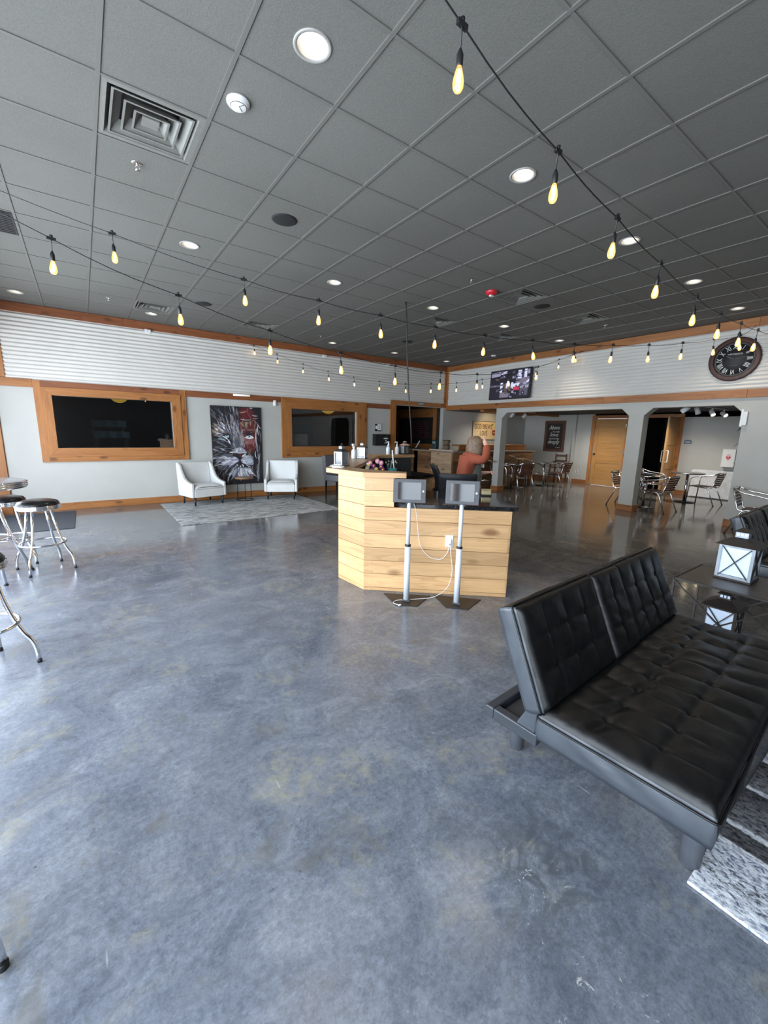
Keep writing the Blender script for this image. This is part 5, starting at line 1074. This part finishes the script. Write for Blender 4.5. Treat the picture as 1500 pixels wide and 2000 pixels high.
# office chairs
MESHB=pm('black_chair_mesh',(.014,.015,.019),.6,var=.3,scale=160)
def office(label,loc,rz):
    r=thing('office_chair',label,'office chair',loc,rz,'black office chairs')
    mb=MB(); mb.grid(lambda a,b:(-.22+.44*a,.20+.09*b+.06*math.cos(PI*(a-.5))-.05*math.sin(PI*b),.58+.5*b),10,8); o=mb.build('backrest',MESHB,r); so=o.modifiers.new('s','SOLIDIFY'); so.thickness=.03
    mb=MB(); mb.box(-.24,.24,-.24,.22,.45,.53); mb.build('seat',MESHB,r,bevel=.03,seg=3)
    for s in (-1,1): mb=MB(); mb.tube(rnd([(s*.24,.12,.50),(s*.29,.12,.50),(s*.29,.10,.69),(s*.29,-.16,.69)],.05),.016); mb.box(s*.29-.03,s*.29+.03,-.18,.10,.70,.725); mb.build('armrest',BLACK,r)
    mb=MB(); mb.tube([(0,.18,.49),(0,.30,.52),(0,.30,.70)],.022); mb.build('back_bracket',BLACK,r); mb=MB(); mb.lathe([(.025,.10),(.025,.45)],12); mb.build('gas_column',BLACKMETAL,r); mb=MB()
    for q in range(5): a=q*2*PI/5; mb.tube([(0,0,.11),(.27*math.cos(a),.27*math.sin(a),.08)],[.028,.016]); 
    mb.build('star_base',BLACK,r)
    for q in range(5): a=q*2*PI/5; mb=MB(); mb.lathe([(.012,-.02),(.032,-.02),(.032,.02),(.012,.02)],12,(.27*math.cos(a),.27*math.sin(a),.033),M=Matrix.Rotation(PI/2,4,'X')); mb.build('caster',BLACK,r)
    return r
o1=office('black office chair seen side-on left of the person',(4.66,4.58,0),math.radians(54))
dup(o1,'black office chair with its back to the viewer in front of the person',(3.83,3.72,0),math.radians(140))
# ------------------------------------------------------------------ coffee bar
bar=thing('coffee_bar','long barn-board coffee bar with raised back ledge behind reception','bar counter',(8.2,8.1,0))
MB_=Matrix.Translation((-8.2,-8.1,0))
def onBar(mb,name,mat,rz=0,**k):
    o=mb.build(name,mat,bar,M=Matrix.Rotation(-rz,4,'Z')@MB_,**k); o.rotation_euler.z=rz; return o
def boards(x0,x1,z0,z1,n,seedv,face):
    mb=MB(); rg=random.Random(seedv); h=(z1-z0)/n
    for i in range(n):
        x=x0
        while x<x1-.01:
            e=min(x1,x+rg.uniform(.7,1.6)); e=x1 if x1-e<.3 else e
            if face=='y': mb.box(x,e-.002,8.10,8.125,z0+i*h,z0+(i+1)*h-.002)
            else: mb.box(8.20,8.225,x,e-.002,z0+i*h,z0+(i+1)*h-.002)
            x=e
    return mb
onBar(boards(8.20,11.82,.13,1.03,8,2,'y'),'front_boards',BARWOOD)
onBar(boards(8.13,9.60,.0,1.03,8,4,'x'),'end_boards',BARWOOD,PI/2); onBar(boards(9.80,10.9,.0,1.03,8,9,'x'),'passage_boards',BARWOOD,PI/2)
mb=MB(); mb.box(8.21,11.81,8.085,8.099,.0,.128); onBar(mb,'kick_board',BARWOOD)
mb=MB(); mb.box(11.80,11.83,8.126,8.75,0,1.03); onBar(mb,'right_end_panel',BARWOOD,PI/2)
BTOP=wood('grey_bar_top',(.30,.24,.18),(.18,.135,.10),'x',knots=False,rough=.4,island=.1)
mb=MB(); mb.box(8.15,11.88,8.04,8.75,1.031,1.075); onBar(mb,'bar_top',BTOP,bevel=.004)
mb=MB(); mb.box(8.18,8.70,8.751,9.60,1.031,1.074); mb.box(8.18,8.70,9.601,10.95,1.031,1.074); onBar(mb,'return_top',BTOP)
mb=MB(); mb.box(8.75,11.86,8.42,8.45,1.076,1.20); mb.box(8.75,11.88,8.40,8.72,1.201,1.245); onBar(mb,'raised_ledge',CEDAR_X,bevel=.003)
r=thing('counter_flap','lighter wood counter flap panel on the bar end left of the person','counter flap',(8.14,8.54,.76)); M=Matrix.Translation((-8.14,-8.54,-.76)); mb=MB(); rg=random.Random(6)
for i,(a,b) in enumerate(((.46,.57),(.57,.70),(.70,.82),(.82,1.03))): mb.box(8.165,8.195,8.125,8.96,a,b-.002)
o=mb.build('flap_panel',BARLIGHT,r,M=Matrix.Rotation(-PI/2,4,'Z')@M); o.rotation_euler.z=PI/2
mb=MB(); mb.box(8.12,8.30,8.05,9.0,1.0765,1.11); o=mb.build('flap_top',wood('bleached_bar_top',(.55,.46,.36),(.38,.30,.22),'x',knots=False,rough=.45),r,M=Matrix.Rotation(-PI/2,4,'Z')@M); o.rotation_euler.z=PI/2
TIN=pm('dark_teal_tin',(.035,.06,.065),.35,.3); 
r=thing('coffee_canister','dark teal canister with two pale prints on the bar','canister',(8.22,8.86,1.111)); mb=MB(); mb.box(-.06,.06,-.07,.07,0,.25); mb.build('body',TIN,r,bevel=.01); mb=MB(); mb.box(-.062,.062,-.072,.072,.251,.262); mb.build('lid',BLACK,r,bevel=.004)
mb=MB()
for y in (.032,-.032): mb.lathe([(.001,.0),(.016,.0),(.016,.002)],16,(-.0605,y,.185),M=Matrix.Diagonal((1,1,1,1))@Matrix.Rotation(-PI/2,4,'Y')@Matrix.Diagonal((2.0,1,1,1)))
mb.build('printed_mark',pm('pale_teal_print',(.25,.5,.5),.4),r)
r=thing('wicker_basket','round dark wicker basket beside the canister on bar','basket',(8.24,8.42,1.111)); WK=pm('woven_wicker',(.14,.10,.06),.8,var=.5,scale=60,bmp=.6); mb=MB(); pr=[(.001,0),(.07,0)]
for i in range(9): z=.01+i*.027; b=.083+.012*math.sin(i/8*PI*2.6); pr+=[(b,z),(b+.007,z+.013)]
pr+=[(.09,.255),(.08,.255),(.075,.02),(.001,.02)]; mb.lathe(pr,24); mb.build('body',WK,r); mb=MB(); mb.tube([(.092*math.cos(a*PI/10),.092*math.sin(a*PI/10),.25) for a in range(20)],.012,8,closed=True); mb.build('rim',pm('dark_wicker_rim',(.04,.028,.02),.8),r); mb=MB(); mb.tube([(.09*math.cos(a*PI/10),.09*math.sin(a*PI/10),.115) for a in range(20)],.011,8,closed=True); mb.build('band',pm('dark_wicker_band',(.05,.035,.025),.8),r)
r=thing('price_card','slim white card leaning on the bar before the menu board','card',(8.45,9.9,1.076)); mb=MB(); mb.box(-.01,.01,-.09,.09,0,.02); mb.build('foot',BLACK,r); mb=MB(); mb.beam((0,.10,.02),(0,-.08,.24),.03,.006,up=(1,0,0)); mb.build('card',PAPER,r)
r=thing('paper_cup','small white cup on the bar ledge right of the left pillar','cup',(10.55,8.56,1.246)); mb=MB(); mb.lathe([(.001,0),(.028,0),(.038,.10),(.036,.10),(.026,.006),(.001,.006)],18); mb.build('body',WHITE,r); mb=MB(); mb.lathe([(.039,.098),(.04,.105),(.02,.108),(.001,.108)],18); mb.build('lid',PAPER,r)
mb=MB(); mb.tube(rnd([(0,0,0),(0,0,.16),(.06,-.06,.16),(.06,-.06,.12)],.05),.012); o=mb.build('bar_tap',CHROME); o.location=(10.75,8.60,1.246); tag(o,'small chrome tap on the bar ledge beside white cup','tap')
# ------------------------------------------------------------------ cafe furniture
def barstool(lab,loc,rz):
    r=thing('cafe_stool',lab,'bar stool',loc,rz,'aluminium swivel stools')
    mb=MB(); mb.lathe([(.001,.02),(.05,.018),(.2,.008),(.205,0),(.001,0)],28); mb.build('base_disc',ALU,r); mb=MB(); mb.lathe([(.03,.015),(.03,.5),(.022,.502),(.022,.83)],14); mb.build('column',ALU,r)
    mb=MB(); mb.tube([(.12*math.cos(a*PI/12),-.10+.12*math.sin(a*PI/12),.28) for a in range(24)],.01,7,closed=True); mb.beam((0,0,.28),(0,-.10,.28),.02,.02); mb.build('foot_ring',ALU,r); mb=MB(); mb.lathe([(.034,.46),(.034,.53)],12); mb.tube([(-.07,0,.50),(.07,0,.50)],.008,6); mb.build('height_clamp',ALU,r)
    mb=MB()
    def sf(a,b):
        y=.24-.50*b; z=.855+(.09*((.24-y-.0)<.13)*((y-.11)/.13)**1.6 if y>.11 else 0)-(.05*((-.19-y)/.07)**2 if y<-.19 else 0); return (-.19+.38*a,y,z)
    mb.grid(sf,8,20); o=mb.build('seat',wood('honey_ply_seat',(.50,.36,.22),(.33,.21,.11),'x',knots=False,island=0),r); s=o.modifiers.new('s','SOLIDIFY'); s.thickness=.016
    return r
barstool('aluminium bar stool between person and left pillar',(8.98,7.76,0),math.radians(55)); b=barstool('aluminium bar stool at the bar right of the left pillar',(10.60,7.72,0),math.radians(60))
def cafe_table():
    r=thing('cafe_table','x','cafe table',group='round aluminium cafe tables'); mb=MB(); mb.lathe([(.001,.735),(.34,.735),(.35,.73),(.352,.715),(.345,.706),(.001,.706)],36); mb.build('table_top',pm('polished_steel_top',(.45,.45,.46),.18,.9),r)
    mb=MB(); mb.lathe([(.03,.015),(.03,.70)],14); mb.build('column',CHROME,r); mb=MB(); mb.lathe([(.001,.03),(.06,.026),(.22,.012),(.225,0),(.001,0)],26); mb.build('base',BLACKMETAL,r); return r
ct=cafe_table(); ct.location=(10.22,4.01,0); ct['label']='round cafe table just right of the centre pillar'
dup(ct,'round cafe table before the open oak door and white folded table',(11.98,3.80,0)); dup(ct,'round cafe table in front of dark high chair and script sign',(11.63,7.50,0)); dup(ct,'round cafe table against left pillar, mostly behind chairs',(10.18,7.62,0)); dup(ct,'round cafe table at far right, edge just in frame',(8.80,1.06,0))
def cafe_chair():
    r=thing('cafe_chair','x','cafe chair',group='aluminium cafe chairs with dark slats')
    mb=MB()
    for s in (-1,1):
        mb=MB(); mb.tube(rnd([(s*.265,-.27,.01),(s*.27,-.235,.63),(s*.265,-.10,.665),(s*.255,.16,.70),(s*.20,.285,.765)],.11,6),.0125,10); mb.build('arm_leg',ALU,r)
        mb=MB(); mb.tube(rnd([(s*.20,-.26,.425),(s*.205,.10,.405),(s*.205,.19,.41),(s*.20,.285,.765)],.07,5),.0115,10); mb.build('side_rail',ALU,r)
        mb=MB(); mb.tube(rnd([(s*.235,-.03,.425),(s*.235,.12,.42),(s*.25,.29,.01)],.09,5),.0125,10); mb.build('rear_leg',ALU,r)
        mb=MB(); mb.lathe([(.016,0),(.016,.02)],8,(s*.265,-.27,0)); mb.lathe([(.016,0),(.016,.02)],8,(s*.25,.29,0)); mb.build('foot_caps',BLACK,r)
    mb=MB(); mb.tube([(-.265,-.245,.42),(.265,-.245,.42)],.011,8); mb.tube([(-.235,.0,.418),(.235,.0,.418)],.009,8); mb.build('cross_bar',ALU,r)
    mb=MB(); mb.tube(rnd([(-.20,.285,.765),(-.10,.305,.775),(.10,.305,.775),(.20,.285,.765)],.08),.0115,8); mb.build('top_rail',ALU,r)
    mb=MB()
    for i in range(8): y=-.225+i*.05; mb.box(-.20,.20,y-.02,y+.02,.427-.004*i*.3,.439-.004*i*.3)
    mb.build('seat_slats',SLATWOOD,r)
    mb=MB()
    for i in range(6):
        t=(i+.6)/6.3; z=.45+t*.31; y=.205+t*.085; mb.beam((-.2,y,z),(.2,y,z),.012,.040,up=(0,.25,.97))
    mb.build('back_slats',SLATWOOD,r); return r
cc=cafe_chair(); cc.location=(10.08,4.36,0); cc.rotation_euler.z=math.radians(4); cc['label']='slatted cafe chair half hidden behind the centre pillar'
for loc,rz,lab in (((9.93,3.64,0),174,'slatted cafe chair pulled up in front of the table by centre pillar'),((11.62,4.42,0),12,'slatted cafe chair in front of the open oak door'),((12.06,3.42,0),176,'slatted cafe chair in front of the white folded table'),
 ((8.86,1.80,0),3,'slatted cafe chair at the right column behind the second futon'),((11.92,7.16,0),178,'slatted cafe chair beside the dark high chair'),((11.20,7.68,0),-25,'slatted cafe chair facing the table under the script sign'),((10.22,7.30,0),158,'slatted cafe chair nearest left pillar, in front of the bar'),((9.78,7.70,0),20,'slatted cafe chair half hidden behind the left pillar')):
    dup(cc,lab,loc,math.radians(rz))
r=thing('high_chair','dark wood childs high chair under the script sign','high chair',(12.85,7.78,0),math.radians(-80)); 
for x,y in ((-.22,-.22),(.22,-.22),(-.2,.22),(.2,.22)): mb=MB(); mb.beam((x,y,0),(x*.85,y*.8,.96 if y>0 else .68),.04,.04); mb.build('leg',DKWOOD,r)
mb=MB(); mb.box(-.2,.2,-.17,.17,.50,.53); mb.build('seat',DKWOOD,r,bevel=.004)
for z in (.90,.72): mb=MB(); mb.beam((-.18,.178,z),(.18,.178,z),.03,.07); mb.build('back_rail',DKWOOD,r)
for s in (-1,1): mb=MB(); mb.beam((s*.19,-.19,.66),(s*.18,.18,.70),.03,.05); mb.build('side_rail',DKWOOD,r)
mb=MB(); mb.beam((-.19,-.185,.66),(.19,-.185,.66),.05,.03); mb.beam((-.2,-.2,.28),(.2,-.2,.28),.03,.05); mb.build('front_rail',DKWOOD,r)

# ------------------------------------------------------------------ the person behind the desk
def skin(name,verts,edges,radii,mat,parent,root=0,sub=2,rot=None):
    me=bpy.data.meshes.new(name); me.from_pydata([tuple(v) for v in verts],edges,[]); o=bpy.data.objects.new(name,me); C.objects.link(o)
    md=o.modifiers.new('skin','SKIN'); md.use_smooth_shade=True; sl=me.skin_vertices[0].data
    for i,rr in enumerate(radii): sl[i].radius=rr if isinstance(rr,tuple) else (rr,rr)
    sl[root].use_root=True
    sb=o.modifiers.new('sub','SUBSURF'); sb.levels=sub; sb.render_levels=sub
    dg=bpy.context.evaluated_depsgraph_get(); dg.update(); m2=bpy.data.meshes.new_from_object(o.evaluated_get(dg))
    bpy.data.objects.remove(o); m2.materials.clear(); m2.materials.append(mat)
    for p in m2.polygons: p.use_smooth=True
    o=bpy.data.objects.new(name,m2); C.objects.link(o); o.parent=parent; return o
def chain(*pts): return [Vector(p) for p in pts]
SKIN=pm('skin',(.62,.36,.27),.5,var=.06,scale=20); HAIR=pm('ash_blonde_hair',(.16,.105,.065),.55,var=.5,scale=50,bmp=.3); RUST=pm('rust_knit',(.29,.068,.034),.9,var=.15,scale=120,bmp=.2); SHIRT=pm('grey_green_tee',(.115,.125,.115),.9,var=.15,scale=60); DENIM=pm('dark_denim',(.03,.04,.07),.9)
# local frame: -y is where she faces, x is her left, z up
per=thing('person','person in rust cardigan and grey shirt behind desk, hand on forehead','person',(4.36,3.98,0),math.radians(57))
V=[];E=[];Rr=[]
def bone(pts,rad,link=None):
    b=len(V)
    for i,(p,q) in enumerate(zip(pts,rad)):
        V.append(Vector(p)); Rr.append(q)
        if i: E.append((b+i-1,b+i))
    if link is not None: E.append((link,b))
    return b
pel=bone([(0,.03,.86)],[(.150,.11)]); sp=bone([(0,.03,1.0),(0,.015,1.13),(0,-.005,1.235)],[(.125,.095),(.14,.105),(.145,.09)],0)
nk=bone([(0,-.02,1.305),(0,-.055,1.355)],[(.055,.055),(.052,.052)],3)
hd=bone([(0,-.075,1.40),(0,-.08,1.452)],[(.070,.082),(.066,.080)],nk+1)
RS=(-.165,.0,1.235); LS=(.165,-.005,1.225)
ra=bone([RS,(-.245,-.065,1.215),(-.285,-.125,1.215),(-.245,-.155,1.32),(-.165,-.165,1.415)],[.06,.05,.045,.038,.028],3)
la=bone([LS,(.205,.0,1.08),(.205,-.045,.985),(.16,-.16,.99),(.10,-.25,1.01)],[.06,.05,.044,.037,.027],3)
for s in (-1,1): bone([(s*.085,.03,.80),(s*.10,.02,.46),(s*.105,.03,.10),(s*.11,-.09,.045)],[.09,.062,.045,.04],0)
def hand(wrist,d,up,linkv,curl):
    w=Vector(wrist); d=Vector(d).normalized(); up=Vector(up).normalized(); sd=d.cross(up).normalized()
    pb=bone([w+d*.035,w+d*.075],[(.034,.018),(.037,.017)],linkv)
    for k,(o,L) in enumerate(((-.030,.070),(-.010,.080),(.010,.075),(.029,.060))):
        p0=w+d*.085+sd*o; p1=p0+d*L*.42-up*L*.12*curl; p2=p1+d*L*.34*(1-.4*curl)-up*L*.32*curl; p3=p2+d*L*.24*(1-.8*curl)-up*L*.26*curl
        bone([p0,p1,p2,p3],[.0095,.0085,.0078,.0065],pb+1)
    t0=w+d*.035-sd*.030; bone([t0,t0-sd*.022+d*.024-up*.01,t0-sd*.022+d*.05-up*.025],[.011,.0095,.008],pb)
hand((-.16,-.165,1.42),(.80,.0,.60),(0,-.95,.3),ra+4,.45)
hand((.10,-.255,1.012),(-.28,-.94,.12),(0,.1,1),la+4,.8)
skin('body',V,E,Rr,SKIN,per,0,2)
# face: nose, brow, eyes, mouth, ear
mb=MB(); mb.grid(lambda a,b:(.014*(2*a-1)*(.5+.5*b),-.152-.024*math.sin(PI*min(1,b*.9+.05))*(1-(2*a-1)**2),1.455-.055*b),4,8); mb.build('nose',SKIN,per)
for s in (-1,1):
    mb=MB(); mb.ball((s*.03,-.146,1.447),.013,.009,.008,n=10); mb.build('eye',WHITE,per); mb=MB(); mb.ball((s*.03,-.154,1.447),.005,.003,.005,n=8); mb.build('iris',DKWOOD,per)
    mb=MB(); mb.ball((s*.077,-.07,1.435),.012,.018,.03,n=10); mb.build('ear',SKIN,per)
mb=MB(); mb.ball((0,-.149,1.378),.022,.008,.007,n=10); mb.build('mouth',pm('lip_tone',(.42,.16,.13),.5),per)
# bobbed hair: cap plus hanging sides
mb=MB()
def hairf(a,b):
    th=-2.1+4.2*a      # angle around the head, 0 = back
    if b<.5:
        ph=b/.5*PI/2; rx,ry=.091*math.sin(ph),.105*math.sin(ph); return (rx*math.sin(th)*1.02,-.072+ry*math.cos(th),1.452+.066*math.cos(ph)) if b>.0 else (0,-.072,1.518)
    t=(b-.5)/.5; fl=1+.10*math.sin(PI*t)+.06*t; wv=.006*math.sin(24*a)*t; return ((.093*math.sin(th))*fl+wv*math.sin(th),-.072+.107*math.cos(th)*fl+wv*math.cos(th),1.452-.205*t+.05*t*max(0,-math.cos(th)))
mb.grid(hairf,40,18); o=mb.build('hair',HAIR,per); s=o.modifiers.new('s','SOLIDIFY'); s.thickness=.014; s.offset=1
skin('shirt',chain((0,.0,.80),(0,-.03,.93),(0,-.04,1.06),(0,-.025,1.18),(0,-.02,1.27)),[(0,1),(1,2),(2,3),(3,4)],[(.168,.14),(.165,.15),(.165,.148),(.150,.11),(.085,.07)],SHIRT,per,0,2)
skin('cardigan',chain((0,.075,.79),(0,.075,.95),(0,.06,1.1),(0,.04,1.215),(0,.015,1.275),RS,(-.247,-.065,1.215),(-.288,-.127,1.215),(-.248,-.157,1.32),(-.178,-.168,1.40),LS,(.207,.0,1.08),(.207,-.045,.985),(.165,-.15,.99),(.125,-.205,.997)),
 [(0,1),(1,2),(2,3),(3,4),(3,5),(5,6),(6,7),(7,8),(8,9),(3,10),(10,11),(11,12),(12,13),(13,14)],[(.186,.118),(.178,.115),(.178,.115),(.165,.10),(.10,.07),.085,.072,.066,.058,.048,.085,.072,.064,.056,.047],RUST,per,2,2)
for s in (-1,1):
    skin('trouser_leg',chain((s*.08,.03,.86),(s*.09,.03,.72),(s*.10,.02,.46),(s*.105,.03,.12)),[(0,1),(1,2),(2,3)],[(.10,.12),.105,.08,.068],DENIM,per,0,2)
    mb=MB(); mb.ball((s*.11,-.045,.045),.05,.125,.045,n=12); mb.build('shoe',BLACK,per)
mb=MB()
for i in range(9): mb.box(-.062+i*.014,-.053+i*.014,-.190-.0015*(4-abs(i-4)),-.180-.0015*(4-abs(i-4)),1.10+.008*math.sin(i*2.1),1.135+.01*math.cos(i*1.7))
mb.build('shirt_lettering',PAPER,per)

# ------------------------------------------------------------------ camera, light, world
cam=bpy.data.cameras.new('camera'); co=bpy.data.objects.new('camera',cam); C.objects.link(co); bpy.context.scene.camera=co
f,yaw,pit,rol=801.463,.942230,.191538,.020578
cy,sy,cp,sp_,cr,sr=math.cos(yaw),math.sin(yaw),math.cos(pit),math.sin(pit),math.cos(rol),math.sin(rol)
fw=Vector((cy,sy,0)); rt=Vector((sy,-cy,0)); up=Vector((0,0,1))
f2=fw*cp-up*sp_; u2=up*cp+fw*sp_; r3=rt*cr+u2*sr; u3=u2*cr-rt*sr
co.matrix_world=Matrix(((r3.x,u3.x,-f2.x,0),(r3.y,u3.y,-f2.y,0),(r3.z,u3.z,-f2.z,1.54986),(0,0,0,1)))
cam.sensor_fit='VERTICAL'; cam.sensor_height=24; cam.lens=f/2000*24; cam.clip_start=.05; cam.clip_end=200
def area(name,loc,size,rot,power,col):
    l=bpy.data.lights.new(name,'AREA'); l.shape='RECTANGLE'; l.size,l.size_y=size; l.energy=power; l.color=col
    o=bpy.data.objects.new(name,l); C.objects.link(o); o.location=loc; o.rotation_euler=rot; return o
area('daylight_left',(XL-.35,3.0,1.55),(11.5,2.7),(0,-PI/2,0),P_LEFT,(.78,.89,1)).rotation_euler=Matrix(((0,0,-1),(-1,0,0),(0,1,0))).to_euler()
#area('daylight_near',(3.6,YN-.35,1.55),(9.5,2.7),(PI/2,0,0),P_NEAR,(.84,.92,1)).rotation_euler=Matrix(((1,0,0),(0,0,-1),(0,1,0))).to_euler()
def spot(name,loc,target,power,col,ang=1.2,blend=.8):
    l=bpy.data.lights.new(name,'SPOT'); l.energy=power; l.color=col; l.spot_size=ang; l.spot_blend=blend; l.shadow_soft_size=.05
    o=bpy.data.objects.new(name,l); C.objects.link(o); o.location=loc; o.rotation_euler=(Vector(target)-Vector(loc)).to_track_quat('-Z','Y').to_euler(); return o
spot('sign_spot',(11.2,8.7,2.18),(11.35,YA,1.75),22,(1,.72,.38),1.5)
for x,y in LIGHTS:
    if y<8: l=spot('downlight',(x,y,H-.012),(x,y,0),60 if x>4 else 30,(1,.88,.70),2.1,1); l.data.specular_factor=.12
for x,y,p in ((12.3,6.6,210),(12.0,4.0,210),(10.6,8.7,90)): spot('nook_downlight',(x,y,2.25),(x,y,0),p,(1,.93,.82),2.6,1)
w=bpy.data.worlds.new('sky'); bpy.context.scene.world=w; w.use_nodes=True; nt=w.node_tree; bg=nt.nodes['Background']
tc=nt.nodes.new('ShaderNodeTexCoord'); sx=nt.nodes.new('ShaderNodeSeparateXYZ'); nt.links.new(tc.outputs['Generated'],sx.inputs[0])
mp=nt.nodes.new('ShaderNodeMapRange'); mp.inputs[1].default_value=-.3; mp.inputs[2].default_value=.7; nt.links.new(sx.outputs[2],mp.inputs[0])
rp=ramp(nt,[(0,(.22,.22,.22)),(.29,(.35,.36,.36)),(.31,(.85,.92,1)),(1,(.45,.65,1))],mp.outputs[0]); nt.links.new(rp.outputs[0],bg.inputs[0]); bg.inputs[1].default_value=WORLD
sc=bpy.context.scene
sc.view_settings.view_transform='Standard'; sc.view_settings.look='None'; sc.view_settings.exposure=EXPO
sc.cycles.use_denoising=True; sc.cycles.use_adaptive_sampling=True; sc.cycles.adaptive_threshold=.075; sc.cycles.max_bounces=6; sc.cycles.diffuse_bounces=3; sc.cycles.glossy_bounces=3; sc.cycles.transparent_max_bounces=8; sc.cycles.caustics_reflective=False; sc.cycles.caustics_refractive=False; sc.cycles.sample_clamp_indirect=6
